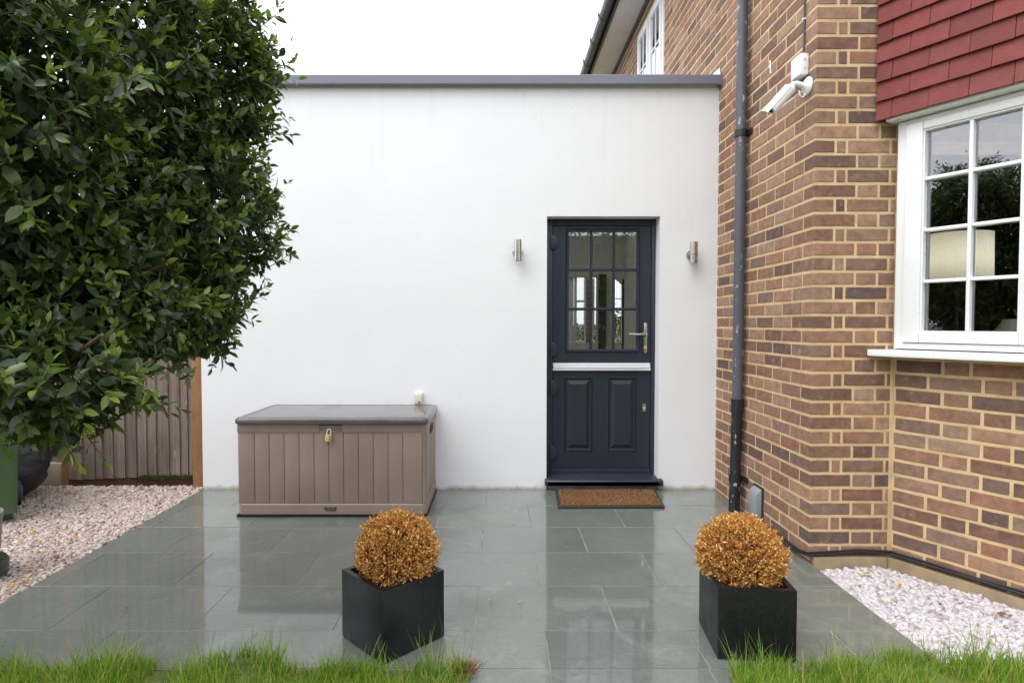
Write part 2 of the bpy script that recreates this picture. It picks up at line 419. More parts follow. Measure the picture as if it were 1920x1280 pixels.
# ------------------------------------------------------------------ mesh helpers
class MB:
    def __init__(s):
        s.v, s.f = [], []
    def add(s, vs, fs):
        n = len(s.v)
        s.v += [tuple(x) for x in vs]
        s.f += [tuple(i + n for i in q) for q in fs]
        return s
    def box(s, x0, x1, y0, y1, z0, z1, m=None):
        vs = [(x0, y0, z0), (x1, y0, z0), (x1, y1, z0), (x0, y1, z0), (x0, y0, z1), (x1, y0, z1), (x1, y1, z1), (x0, y1, z1)]
        if m:
            vs = [m @ Vector(q) for q in vs]
        return s.add(vs, [(3, 2, 1, 0), (4, 5, 6, 7), (0, 1, 5, 4), (1, 2, 6, 5), (2, 3, 7, 6), (3, 0, 4, 7)])
    def prism(s, pts, d, m=None):
        """polygon pts in 3D extruded by vector d"""
        n = len(pts); d = Vector(d)
        vs = [Vector(q) for q in pts] + [Vector(q) + d for q in pts]
        if m:
            vs = [m @ q for q in vs]
        return s.add(vs, [tuple(range(n))[::-1], tuple(range(n, 2 * n))] + [(i, (i + 1) % n, n + (i + 1) % n, n + i) for i in range(n)])
    def loft(s, rings, caps=True):
        n = len(rings[0]); k0 = len(s.v)
        vs = [q for r in rings for q in r]
        fs = []
        for j in range(len(rings) - 1):
            for i in range(n):
                a = j * n + i; b = j * n + (i + 1) % n
                fs.append((a, b, b + n, a + n))
        if caps:
            fs += [tuple(range(n))[::-1], tuple(range((len(rings) - 1) * n, len(rings) * n))]
        return s.add(vs, fs)
    def tube(s, pts, rad, n=10):
        pts = [Vector(q) for q in pts]
        rads = rad if isinstance(rad, (list, tuple)) else [rad] * len(pts)
        rings = []
        ref = None
        for i, q in enumerate(pts):
            d = (pts[min(i + 1, len(pts) - 1)] - pts[max(i - 1, 0)]).normalized()
            if ref is None:
                ref = d.orthogonal().normalized()
            a = (ref - d * ref.dot(d)).normalized()
            ref = a
            b = d.cross(a)
            rings.append([q + (a * math.cos(2 * math.pi * k / n) + b * math.sin(2 * math.pi * k / n)) * rads[i] for k in range(n)])
        return s.loft(rings)
    def lathe(s, prof, c, n=24, m=None):
        rings = [[(c[0] + r * math.cos(2 * math.pi * k / n), c[1] + r * math.sin(2 * math.pi * k / n), c[2] + z) for k in range(n)] for r, z in prof]
        if m:
            rings = [[m @ Vector(q) for q in r] for r in rings]
        return s.loft(rings)
    def mesh(s, name, mat, smooth=False, bevel=0, seg=2, angle=35):
        me = bpy.data.meshes.new(name)
        me.from_pydata(s.v, [], s.f)
        bm = bmesh.new(); bm.from_mesh(me)
        bmesh.ops.recalc_face_normals(bm, faces=bm.faces)
        if bevel:
            es = [e for e in bm.edges if len(e.link_faces) == 2 and e.calc_face_angle(0) > R(30)]
            bmesh.ops.bevel(bm, geom=es, offset=bevel, segments=seg, profile=0.6, affect='EDGES', clamp_overlap=True)
        for f in bm.faces:
            f.smooth = smooth or bool(bevel)
        if smooth or bevel:
            for e in bm.edges:
                if len(e.link_faces) == 2 and e.calc_face_angle(0) > R(angle):
                    e.smooth = False
        bm.to_mesh(me); bm.free()
        if mat:
            me.materials.append(M[mat] if isinstance(mat, str) else mat)
        return me
    def build(s, name, mat, parent=None, **kw):
        return link(name, s.mesh(name, mat, **kw), parent)

def link(name, me, parent=None):
    o = bpy.data.objects.new(name, me)
    col.objects.link(o)
    if parent is not None:
        o.parent = parent
        o.matrix_parent_inverse = Matrix.Translation(-Vector(parent.location)) if parent.type == 'EMPTY' else Matrix.Identity(4)
    return o

def tag(o, label=None, cat=None, group=None, kind=None):
    if label: o['label'] = label
    if cat: o['category'] = cat
    if group: o['group'] = group
    if kind: o['kind'] = kind
    return o

def thing(name, loc, label, cat, group=None):
    o = bpy.data.objects.new(name, None)
    o.empty_display_size = 0.1
    o.location = loc
    col.objects.link(o)
    return tag(o, label, cat, group)

def cloud(name, mat, template, mats, parent=None, tones=None, smooth=True):
    """one mesh from many placed copies of a small template (verts (n,3), faces)"""
    tv, tf = template
    tv = np.asarray(tv, float)
    A = np.asarray(mats, float)                     # (k, 3, 4)
    k, n = len(A), len(tv)
    V = np.einsum('kij,nj->kni', A[:, :, :3], tv) + A[:, None, :, 3]
    me = bpy.data.meshes.new(name)
    loops = np.concatenate([np.asarray(f) for f in tf])
    sizes = np.array([len(f) for f in tf])
    L = (loops[None, :] + (np.arange(k) * n)[:, None]).ravel()
    S = np.tile(sizes, k)
    me.vertices.add(k * n)
    me.vertices.foreach_set('co', V.ravel())
    me.loops.add(len(L))
    me.loops.foreach_set('vertex_index', L.astype(np.int32))
    me.polygons.add(len(S))
    me.polygons.foreach_set('loop_start', np.concatenate([[0], np.cumsum(S)[:-1]]).astype(np.int32))
    me.polygons.foreach_set('use_smooth', np.full(len(S), smooth))
    if tones is not None:
        at = me.attributes.new('tone', 'FLOAT', 'POINT')
        at.data.foreach_set('value', np.repeat(np.asarray(tones, float), n))
    me.update(calc_edges=True)
    me.materials.append(M[mat])
    return link(name, me, parent)

def frame_from(y, up, size, p):
    """3x4 matrix: local y along y, local z near up, uniform size"""
    y = np.asarray(y, float); y = y / np.linalg.norm(y)
    up = np.asarray(up, float)
    x = np.cross(y, up); nx = np.linalg.norm(x)
    if nx < 1e-4:
        x = np.cross(y, (1, 0.2, 0.1)); nx = np.linalg.norm(x)
    x /= nx
    z = np.cross(x, y)
    return np.stack([x * size, y * size, z * size, p], 1)

# ------------------------------------------------------------------ key measures (metres; camera above the origin, +Y towards the white wall)
YW = 4.49            # white wall face
XS = 1.65            # brick side wall face
YC = 3.13            # pier face / outer brick corner
XB = 2.078           # where the bay leaves the pier
U = Vector((0.511, -0.860, 0)).normalized()      # along the bay side
N = Vector((-0.860, -0.511, 0)).normalized()     # out of the bay side
def bay(tt, off, z):
    return Vector((XB, YC, 0)) + U * tt + N * off + Vector((0, 0, z))

# ------------------------------------------------------------------ ground
g = MB().add([(-900, -900, -0.09), (900, -900, -0.09), (900, 900, -0.09), (-900, 900, -0.09)], [(0, 1, 2, 3)])
tag(g.build('ground', 'soil'), kind='structure')

# patio: a mortar bed with one object for each slab
bed = MB()
bed.box(-2.232, XS - 0.012, 2.135, YW - 0.002, -0.08, -0.0022)
bed.box(-0.30, 0.95, 0.6, 2.133, -0.08, -0.0022)
patio = tag(bed.build('patio', 'grout'), kind='structure')
rows = [(4.085, 4.482, -0.08), (3.65, 4.085, 0.206), (3.24, 3.65, -0.088), (2.823, 3.24, 0.200), (2.407, 2.823, -0.092), (2.14, 2.407, 0.193)]
slab_no = 0
def slab(x0, x1, y0, y1, e):
    gp = 0.0021
    a, b_, c_, d_ = x0 + gp + random.uniform(-.001, .0015), x1 - gp + random.uniform(-.0015, .001), y0 + gp + random.uniform(-.001, .001), y1 - gp + random.uniform(-.001, .001)
    m = MB()
    # riven edge: a few points along every side
    pts = []
    for (p, q, k) in (((a, c_), (b_, c_), 7), ((b_, c_), (b_, d_), 5), ((b_, d_), (a, d_), 7), ((a, d_), (a, c_), 5)):
        for i in range(k):
            f = i / k
            j = 0 if i == 0 else 0.0016
            pts.append((p[0] + (q[0] - p[0]) * f + random.uniform(-j, j), p[1] + (q[1] - p[1]) * f + random.uniform(-j, j)))
    cx, cy = (a + b_) / 2, (c_ + d_) / 2
    tx, ty, tz = random.uniform(-.0022, .0022), random.uniform(-.0022, .0022), random.uniform(-.0006, .0006)
    z = lambda x, y: (x - cx) * tx + (y - cy) * ty + tz
    top = [(x + (cx - x) * .004, y + (cy - y) * .006, z(x, y)) for x, y in pts]
    mid = [(x, y, z(x, y) - .0022) for x, y in pts]
    low = [(x, y, -.026) for x, y in pts]
    m.loft([low, mid, top])
    o = m.build('slab', 'slate', patio)
for y0, y1, x_off in rows:
    xs = sorted([x_off + 0.5855 * k for k in range(-5, 5)])
    xs = [-2.236] + [x for x in xs if -2.16 < x < 1.58] + [1.643]
    for a, b_ in zip(xs[:-1], xs[1:]):
        slab(a, b_, y0, y1, 0)
for y0, y1, xs in ((1.72, 2.14, (-0.31, 0.193, 0.772, 0.95)), (1.305, 1.72, (-0.31, -0.09, 0.49, 0.95)), (0.6, 1.305, (-0.31, 0.193, 0.95))):
    for a, b_ in zip(xs[:-1], xs[1:]):
        slab(a, b_, y0, y1, 0)

# ------------------------------------------------------------------ white extension
EXT_B = 7.40                      # inner face of its far wall
ext = thing('white_extension', (-0.3, YW, 0), 'white rendered single storey extension with grey coping and dark stable door', 'building')
DX0, DX1, DZ1 = 0.370, 1.217, 2.058     # door opening
wall = MB()
T = 0.26
wall.box(-2.235, DX0, YW, YW + T, -0.08, 3.03)
wall.box(DX1, XS + 0.004, YW, YW + T, -0.08, 3.03)
wall.box(DX0, DX1, YW, YW + T, DZ1, 3.03)
wall.box(DX0, DX1, YW + 0.03, YW + T, -0.08, 0.03)
front_wall = wall.build('wall', 'render', ext)
# bring the many coplanar pieces of the front together so no seams show
bm = bmesh.new(); bm.from_mesh(front_wall.data); bmesh.ops.remove_doubles(bm, verts=bm.verts, dist=0.0005); bm.to_mesh(front_wall.data); bm.free()
MB().box(-2.235, -2.0, YW + T, 9.0, -0.08, 3.03).build('side_wall', 'render', ext)
# coping: folded metal trim with a drip and a joint line
cop = MB()
prof = [(YW - 0.045, 3.012), (YW - 0.052, 3.012), (YW - 0.055, 3.020), (YW - 0.055, 3.078), (YW - 0.050, 3.084), (YW + 0.30, 3.10), (YW + 0.30, 3.032), (YW - 0.045, 3.032)]
for a, b_ in ((-2.30, -1.262), (-1.258, 1.638)):
    c_ = MB()
    c_.prism([(a, y, z) for y, z in prof], (b_ - a, 0, 0))
    c_.build('coping', 'grey_metal', ext)
MB().box(-1.31, -1.21, YW - 0.0535, YW - 0.02, 3.016, 3.0765).build('coping_joint', 'grey_metal', ext)
MB().box(1.6385, 1.648, YW - 0.058, YW + 0.02, 3.008, 3.09).build('coping_end_cap', 'grey_metal', ext)
MB().prism([(XS - 0.004, YW - 0.03, 3.092), (XS - 0.004, YW + 0.3, 3.092), (XS - 0.004, YW + 0.3, 3.17), (XS - 0.004, YW - 0.02, 3.145)], (-0.004, 0, 0)).build('flashing', 'lead', ext)
# flat roof with an added unseen opening that lights the room, far wall, interior
rf = MB()
rf.box(-2.0, -0.75, YW + T, 9.0, 2.90, 3.03)
rf.box(-0.75, XS, YW + T, 4.85, 2.90, 3.03)
rf.box(-0.75, XS, 7.1, 9.0, 2.90, 3.03)
rf.box(1.45, XS, 4.85, 7.1, 2.90, 3.03)
rf.build('roof', 'roof_felt', ext)
MB().box(-0.75, 1.45, 4.85, 7.1, 3.045, 3.057).build('added_rooflight', 'glass', ext)  # unseen glazed opening, added to brighten the room behind the door
inn = MB()
inn.box(-0.9, -0.8, YW + T, EXT_B, 0.0, 2.9)
inn.box(XS - 0.09, XS - 0.02, YW + T, EXT_B, 0.0, 2.9)
inn.build('inner_wall', 'room_grey', ext)
MB().box(-0.8, XS - 0.09, YW + 0.2, EXT_B + 0.2, -0.06, 0.03).build('inner_floor', 'floor', ext)
fw_ = MB()
WX0, WX1, WZ0, WZ1 = 0.80, 1.236, 1.01, 1.83
AX0, AX1, AZ1 = 1.436, 1.552, 1.80
y0, y1 = EXT_B, EXT_B + 0.1
fw_.box(-0.8, WX0, y0, y1, 0, 2.9)
fw_.box(WX0, WX1, y0, y1, 0, WZ0); fw_.box(WX0, WX1, y0, y1, WZ1, 2.9)
fw_.box(WX1, AX0, y0, y1, 0, 2.9)
fw_.box(AX1, XS - 0.09, y0, y1, 0, 2.9)
fw_.box(AX0, AX1, y0, y1, 0, 1.02)
arc = [(AX0, y0, 2.9), (AX1, y0, 2.9), (AX1, y0, AZ1 - 0.06)] + [(AX0 + (AX1 - AX0) * (1 - k / 8), y0, AZ1 - 0.06 + 0.075 * math.sin(math.pi * (k / 8) * 0.5 + 0.0) ) for k in range(1, 8)] + [(AX0, y0, AZ1 + 0.015)]
fw_.prism(arc, (0, 0.1, 0))
fw_.build('far_wall', 'room_grey', ext)
wf = MB()
for a, b_ in ((0.845, 0.945), (0.955, 0.985), (1.085, 1.10)):
    wf.box(a, b_, y0 + 0.02, y1 - 0.02, WZ0, WZ1)
wf.box(0.80, 1.10, y0 + 0.03, y1 - 0.03, WZ0, WZ0 + 0.03)
wf.box(0.985, 1.085, y0 + 0.035, y1 - 0.035, 1.52, 1.545)
fwin = wf.build('far_window', 'pvc', ext, bevel=0.003)
MB().box(0.80, 1.236, y1 - 0.03, y1 - 0.025, WZ0, WZ1).build('pane', 'glass', fwin)
MB().box(1.185, 1.236, y1 + 0.12, y1 + 0.20, 1.08, 1.83).build('window_side', 'pvc', fwin)
MB().box(1.245, 1.335, y0 - 0.06, y0 - 0.01, 0.03, 1.86).build('open_door', 'black_plastic', ext)
gate = MB()
for k in range(6):
    x = AX0 + 0.012 + k * 0.018
    gate.tube([(x, y1 - 0.03, 1.02), (x, y1 - 0.03, 1.80)], 0.0022, 6)
gate.box(AX0, AX1, y1 - 0.035, y1 - 0.025, 1.56, 1.57)
gate.build('iron_bars', 'void', ext)
MB().box(AX1 - 0.012, AX1 + 0.02, y0 - 0.03, y0 - 0.004, 0.6, AZ1).build('arch_frame', 'void', ext)
bp = MB()
for k in range(11):
    bp.box(1.11, 1.182, y1 + 0.13, y1 + 0.2, 0.99 + k * 0.076 + 0.006, 0.99 + k * 0.076 + 0.07)
bp2 = bp.build('brick_pier', 'brick', ext)
MB().box(1.1125, 1.1795, y1 + 0.134, y1 + 0.198, -0.08, 1.86).build('mortar', 'mortar', bp2)

# ---- stable door
YD = YW + 0.115                    # face of the frame
fr = MB()
fr.box(DX0 - 0.02, 0.422, YD, YD + 0.07, 0.03, DZ1 + 0.02)
fr.box(1.186, DX1 + 0.02, YD, YD + 0.07, 0.03, DZ1 + 0.02)
fr.box(0.4221, 1.1859, YD, YD + 0.07, 2.008, DZ1 + 0.02)
fr.box(0.4221, 1.1859, YD + 0.004, YD + 0.07, 0.088, 0.128)
door = fr.build('door', 'frame_dark', ext, bevel=0.004)
door['label'] = 'dark grey half-glazed stable door'
YL = YD + 0.012                    # face of the leaves
LX0, LX1 = 0.4255, 1.1825
GX0, GX1, GZ0, GZ1 = 0.525, 1.096, 1.035, 1.985     # outside of the glazing bead
up_ = MB()
up_.box(LX0, GX0, YL, YL + 0.045, 0.951, 2.004)
up_.box(GX1, LX1, YL, YL + 0.045, 0.951, 2.004)
up_.box(GX0, GX1, YL, YL + 0.045, 0.951, GZ0)
up_.box(GX0, GX1, YL, YL + 0.045, GZ1, 2.004)
leaf = up_.build('upper_leaf', 'door', door)
bm = bmesh.new(); bm.from_mesh(leaf.data); bmesh.ops.remove_doubles(bm, verts=bm.verts, dist=0.0003); bm.to_mesh(leaf.data); bm.free()
bd = MB()
w = 0.024
def bead(m, x0, x1, z0, z1, w, yf, yb):
    o = [(x0, z0), (x1, z0), (x1, z1), (x0, z1)]
    i = [(x0 + w, z0 + w), (x1 - w, z0 + w), (x1 - w, z1 - w), (x0 + w, z1 - w)]
    mid = [(x0 + w * .35, z0 + w * .35), (x1 - w * .35, z0 + w * .35), (x1 - w * .35, z1 - w * .35), (x0 + w * .35, z1 - w * .35)]
    vs = [(x, yb, z) for x, z in o] + [(x, yf, z) for x, z in mid] + [(x, yf + .003, z) for x, z in i] + [(x, yb + .012, z) for x, z in i]
    fs = []
    for r_ in range(3):
        for k in range(4):
            a, b_ = r_ * 4 + k, r_ * 4 + (k + 1) % 4
            fs.append((a, b_, b_ + 4, a + 4))
    m.add(vs, fs)
bead(bd, GX0, GX1, GZ0, GZ1, w, YL - 0.014, YL - 0.0005)
bd.build('glazing_bead', 'door', door, smooth=True, angle=25)
gx0, gx1, gz0, gz1 = GX0 + w, GX1 - w, GZ0 + w, GZ1 - w
vx = [gx0 + (gx1 - gx0) / 3 * k for k in (1, 2)]
hz = [1.368, 1.672]
for x in vx:
    MB().prism([(x - 0.011, YL + .008, gz0), (x - 0.006, YL - .004, gz0), (x + 0.006, YL - .004, gz0), (x + 0.011, YL + .008, gz0)], (0, 0, gz1 - gz0)).build('glazing_bar', 'door', door)
for z in hz:
    MB().prism([(gx0, YL + .008, z - 0.011), (gx0, YL - .0035, z - 0.006), (gx0, YL - .0035, z + 0.006), (gx0, YL + .008, z + 0.011)], (gx1 - gx0, 0, 0)).build('glazing_bar', 'door', door)
xs_ = [gx0] + vx + [gx1]; zs_ = [gz0] + hz + [gz1]
for i in range(3):
    for j in range(3):
        MB().box(xs_[i] + .002, xs_[i + 1] - .002, YL + 0.0085, YL + 0.012, zs_[j] + .002, zs_[j + 1] - .002).build('pane', 'glass', door)
lo = MB()
PZ0, PZ1 = 0.262, 0.842
for x0, x1 in ((LX0, 0.515), (0.739, 0.853), (1.077, LX1)):
    lo.box(x0, x1, YL, YL + 0.045, 0.131, 0.893)
for x0, x1 in ((0.515, 0.739), (0.853, 1.077)):
    lo.box(x0, x1, YL, YL + 0.045, 0.131, PZ0); lo.box(x0, x1, YL, YL + 0.045, PZ1, 0.893)
low_leaf = lo.build('lower_leaf', 'door', door)
bm = bmesh.new(); bm.from_mesh(low_leaf.data); bmesh.ops.remove_doubles(bm, verts=bm.verts, dist=0.0003); bm.to_mesh(low_leaf.data); bm.free()
for x0, x1 in ((0.515, 0.739), (0.853, 1.077)):
    m = MB()
    def ring(ins, y):
        return [(x0 + ins, y, PZ0 + ins), (x1 - ins, y, PZ0 + ins), (x1 - ins, y, PZ1 - ins), (x0 + ins, y, PZ1 - ins)]
    rs = [ring(0, YL), ring(0.006, YL - 0.006), ring(0.014, YL + 0.010), ring(0.024, YL + 0.012), ring(0.052, YL - 0.002), ring(0.054, YL - 0.003)]
    m.loft(rs, caps=False)
    k = len(m.v) - 4
    m.f.append((k, k + 1, k + 2, k + 3))
    m.build('door_panel', 'door', door)
wb = MB()
wb.box(LX0 + .004, LX1 - .004, YL - 0.022, YL + 0.02, 0.921, 0.951)
wb.box(LX0 + .004, LX1 - .004, YL - 0.030, YL + 0.02, 0.912, 0.9205)
wb.box(LX0, LX1, YL - 0.026, YL + 0.02, 0.894, 0.9085)
wb.build('weather_bar', 'alu', door, bevel=0.003)
MB().prism([(DX0 + .004, YW - 0.055, 0.040), (DX0 + .004, YW - 0.055, 0.072), (DX0 + .004, YW - 0.045, 0.082), (DX0 + .004, YD + 0.02, 0.095), (DX0 + .004, YD + 0.02, 0.040)], (DX1 - DX0 - .008, 0, 0)).build('threshold', 'frame_dark', door, bevel=0.003)
ends = MB()
ends.prism([(DX0 - .014, YW - 0.055, 0.038), (DX0 - .014, YW - 0.055, 0.072), (DX0 - .014, YW - 0.045, 0.080), (DX0 - .014, YW - 0.002, 0.085), (DX0 - .014, YW - 0.002, 0.038)], (DX1 - DX0 + .04, 0, 0))
ends.build('threshold_nose', 'frame_dark', door, bevel=0.003)
# handle with long back plate
hp = MB()
hx, hz0, hz1 = 1.142, 1.028, 1.262
pts = [(hx + 0.014 * math.cos(a), YL, (hz1 - .014 if math.sin(a) >= 0 else hz0 + .014) + 0.014 * math.sin(a)) for a in [2 * math.pi * k / 20 for k in range(20)]]
hp.prism(pts, (0, -0.009, 0))
handle = hp.build('handle_plate', 'steel', door, bevel=0.002)
MB().tube([(hx, YL - .008, 1.176), (hx, YL - .045, 1.176), (hx - .012, YL - .05, 1.176), (hx - .06, YL - .05, 1.174), (hx - .135, YL - .047, 1.176)], [0.011, 0.011, 0.0105, 0.0085, 0.0075], 12).build('lever', 'steel', door, smooth=True)
MB().lathe([(0.0095, 0), (0.0095, 0.004), (0.006, 0.005)], (0, 0, 0), 16, Matrix.Translation((hx, YL - .009, 1.072)) @ Matrix.Rotation(R(90), 4, 'X')).build('keyhole', 'brass', door, smooth=True)
pts = [(1.136 + 0.0135 * math.cos(a), YL, 0.606 + (0.018 if math.sin(a) >= 0 else -0.018) + 0.0135 * math.sin(a)) for a in [2 * math.pi * k / 20 for k in range(20)]]
lk = MB(); lk.prism(pts, (0, -0.008, 0)); lk.build('lock_escutcheon', 'steel', door, bevel=0.002)
MB().lathe([(0.008, 0), (0.008, 0.004), (0.005, 0.005)], (0, 0, 0), 16, Matrix.Translation((1.136, YL - .008, 0.602)) @ Matrix.Rotation(R(90), 4, 'X')).build('lock_barrel', 'brass', door, smooth=True)
for z in (1.878, 1.058, 0.764, 0.262):
    m = MB()
    pts = [(0.405, YD - .001, z - 0.055), (0.432, YD - .001, z - 0.055)] + [(0.430 + 0.034 * math.cos(a), YD - .001, z + 0.05 * math.sin(a)) for a in [math.pi * (k / 10 - 0.5) for k in range(1, 10)]] + [(0.432, YD - .001, z + 0.055), (0.405, YD - .001, z + 0.055)]
    m.prism(pts, (0, -0.014, 0))
    m.build('hinge', 'frame_dark', door, bevel=0.004)
gapm = MB().box(LX0 - .003, LX1 + .003, YL + 0.046, YL + 0.05, 0.13, 0.93)
gapm.build('dark_gap_sheet', 'void', door)  # dark sheet behind the lower leaf and the gaps around it

# wall lights and socket
def wall_light(x, z0, z1, label):
    t_ = thing('wall_light', (x, YW, z0), label, 'wall light', 'steel wall lights beside the door')
    y = YW - 0.072
    b_ = MB()
    b_.lathe([(0.0235, 0.006), (0.0275, 0.0), (0.0275, z1 - z0), (0.0240, z1 - z0), (0.0235, z1 - z0 - 0.012), (0.001, z1 - z0 - 0.012)], (x, y, z0), 32)
    b_.build('body', 'steel', t_, smooth=True)
    MB().lathe([(0.0283, 0), (0.0283, 0.0022)], (x, y, z0 + 0.062), 32).build('band', 'black_plastic', t_)
    d_ = MB()
    mm = Matrix.Translation((x, YW + 0.0005, (z0 + z1) / 2 - 0.012)) @ Matrix.Rotation(R(90), 4, 'X')
    d_.lathe([(0.038, 0), (0.0385, 0.008), (0.035, 0.014), (0.006, 0.0145)], (0, 0, 0), 28, mm)
    d_.build('back_plate', 'steel', t_, smooth=True)
    MB().box(x - .012, x + .012, y + .015, YW - .012, (z0 + z1) / 2 - .03, (z0 + z1) / 2 + .005).build('bracket', 'steel', t_, bevel=0.002)
    for sx in (-0.031, 0.031):
        MB().lathe([(0.003, 0), (0.003, 0.003)], (0, 0, 0), 10, Matrix.Translation((x + sx, YW - .010, (z0 + z1) / 2 - .008)) @ Matrix.Rotation(R(90), 4, 'X')).build('screw', 'black_plastic', t_)
wall_light(0.150, 1.717, 1.874, 'brushed steel cylinder wall light left of the dark door')
wall_light(1.449, 1.700, 1.857, 'brushed steel cylinder wall light between the dark door and brick wall')
so = thing('outdoor_socket', (-0.594, YW, 0.62), 'small cream outdoor socket on white wall behind the storage box', 'socket')
MB().box(-0.628, -0.562, YW - 0.03, YW - 0.0005, 0.625, 0.738).build('socket_body', 'pvc_old', so, bevel=0.006)
MB().box(-0.622, -0.568, YW - 0.041, YW - 0.031, 0.655, 0.728).build('cover', 'pvc_old', so, bevel=0.004)
MB().tube([(-0.587, YW - .044, 0.668), (-0.587, YW - .038, 0.668)], 0.009, 12).build('knob', 'grey_metal', so)

# ------------------------------------------------------------------ brick house
house = thing('brick_house', (XS, YC, 0), 'brown brick house with sandy mortar, red tile hung bay and white windows', 'house')
COURSE, Z0 = 0.076, 0.085
MJ = 0.0030                         # mortar set back from the brick faces
WINY0, WINY1, WINZ0, WINZ1 = 5.99, 7.08, 3.42, 4.60
core = MB()
core.box(XS + MJ, XS + 0.24, YC + MJ, WINY0, -0.08, 4.80)
core.box(XS + MJ, XS + 0.24, WINY1, 7.55, -0.08, 4.80)
core.box(XS + MJ, XS + 0.24, 7.55, 9.6, 2.6, 4.80)
core.box(XS + MJ, XS + 0.24, WINY0, WINY1, -0.08, WINZ0)
core.box(XS + MJ, XS + 0.24, WINY0, WINY1, WINZ1, 4.80)
side_wall = core.build('side_wall', 'mortar', house)
pier = MB().box(XS + 0.2405, 3.2, YC + MJ, YC + 0.24, 2.2, 4.80)
pier.box(XS + MJ + 0.0005, XB + 0.02, YC + MJ + 0.0003, YC + 0.2398, -0.08, 4.79)
pier_wall = pier.build('front_wall', 'mortar', house)
bc = MB()
BL = 0.78                            # length of the bay side
def bay_box(m, t0, t1, o0, o1, z0, z1):
    q = [bay(t0, o0, z0), bay(t1, o0, z0), bay(t1, o1, z0), bay(t0, o1, z0)]
    m.prism(q, (0, 0, z1 - z0))
bay_box(bc, -0.02, BL, -MJ, -0.24, -0.08, 1.088)
bay_wall = bc.build('bay_wall', 'mortar', house)

brick_cache = {}
def brick_mesh(L, D, var):
    """front face looks along -Y; x runs the length, depth D into +Y"""
    k = (round(L, 3), round(D, 3), var)
    if k in brick_cache:
        return brick_cache[k]
    rr = random.Random(hash(k) & 0xffff)
    H = 0.0610
    L = L - 0.0025
    j = 0.0016
    xs = [-L / 2 + L * f for f in (0, 0.36, 0.7, 1)] if L > 0.08 else [-L / 2, 0, L / 2]
    bot = [(x, -H / 2 + rr.uniform(-j, j)) for x in xs]
    top = [(x, H / 2 + rr.uniform(-j, j)) for x in xs[::-1]]
    ringp = bot + top
    c = 0.0025
    def ins(p, d):
        return (p[0] - math.copysign(d, p[0]) if abs(abs(p[0]) - L / 2) < 1e-6 else p[0], p[1] - math.copysign(d, p[1]))
    skew = rr.uniform(-.0008, .0008)
    f0 = [(ins(p, c)[0], skew * p[0] / L * 2, ins(p, c)[1]) for p in ringp]
    f1 = [(p[0], c * 0.8, p[1]) for p in ringp]
    f2 = [(p[0], D, p[1]) for p in ringp]
    m = MB().loft([f0, f1, f2])
    me = m.mesh('brick', 'brick')
    brick_cache[k] = me
    return me

bricks = []       # (wall object, mesh, matrix, centre)
def put_brick(wall_o, L, D, x, y, z, th):
    me = brick_mesh(L, D, random.randrange(4))
    mt = Matrix.Translation((x, y, z)) @ Matrix.Rotation(th, 4, 'Z')
    bricks.append((wall_o, me, mt))
TH_S, TH_B = R(-90), math.atan2(-0.860, 0.511)
hidden_side = lambda y, z: (y > YW + 0.02 and z < 2.95)
for k in range(-2, 62):
    z = Z0 + COURSE * k + 0.0385
    if z > 4.74:
        continue
    A = k % 2 == 0
    jz = random.uniform(-.0008, .0008)
    # outer corner brick: real depth, shows on both faces
    if A:
        Lp, Dp = 0.216, 0.104
    else:
        Lp, Dp = 0.104, 0.216
    put_brick(pier_wall, Lp, Dp, XS + Lp / 2, YC, z + jz, 0)
    # pier courses
    x = XS + Lp + 0.0115
    seq = [0.104, 0.083] if A else [0.046, 0.216, 0.028]
    if z > 2.3:
        seq = [0.104, 0.216] * 5 if A else [0.046] + [0.216, 0.104] * 5
    for L in seq:
        jj = random.uniform(-.0015, .0015)
        if x + L < 3.2:
            put_brick(pier_wall, L + jj, 0.02, x + L / 2, YC + random.uniform(-.0007, .0007), z + jz, 0)
        x += L + 0.0115
    # side wall courses
    y = YC + Dp + 0.0105
    while y < 8.9:
        L = 0.2145 + random.uniform(-.002, .002)
        yc = y + L / 2
        if not hidden_side(y, z):
            y1 = y + L
            a, b_ = y, y1
            if WINZ0 - 0.03 < z < WINZ1 + 0.03:
                if a < WINY0 < b_: b_ = WINY0 - 0.004
                if a < WINY1 < b_: a = WINY1 + 0.004
            inside = WINZ0 - 0.03 < z < WINZ1 + 0.03 and WINY0 - 0.01 < (a + b_) / 2 < WINY1 + 0.01
            if not inside and b_ - a > 0.02:
                put_brick(side_wall, b_ - a, 0.02, XS + random.uniform(-.0007, .0007), (a + b_) / 2, z + jz, TH_S)
        y += L + 0.0105
    # bay courses, flemish bond
    if z < 1.07:
        tt = 0.016 if A else 0.010
        seq = [0.205, 0.104, 0.216, 0.104, 0.11] if A else [0.148, 0.216, 0.104, 0.216, 0.05]
        for L in seq:
            e = min(L, BL - tt)
            if e > 0.03:
                c_ = bay(tt + e / 2, random.uniform(-.0007, .0007), z + jz)
                put_brick(bay_wall, e, 0.02, c_.x, c_.y, z + jz, TH_B)
            tt += L + 0.0125

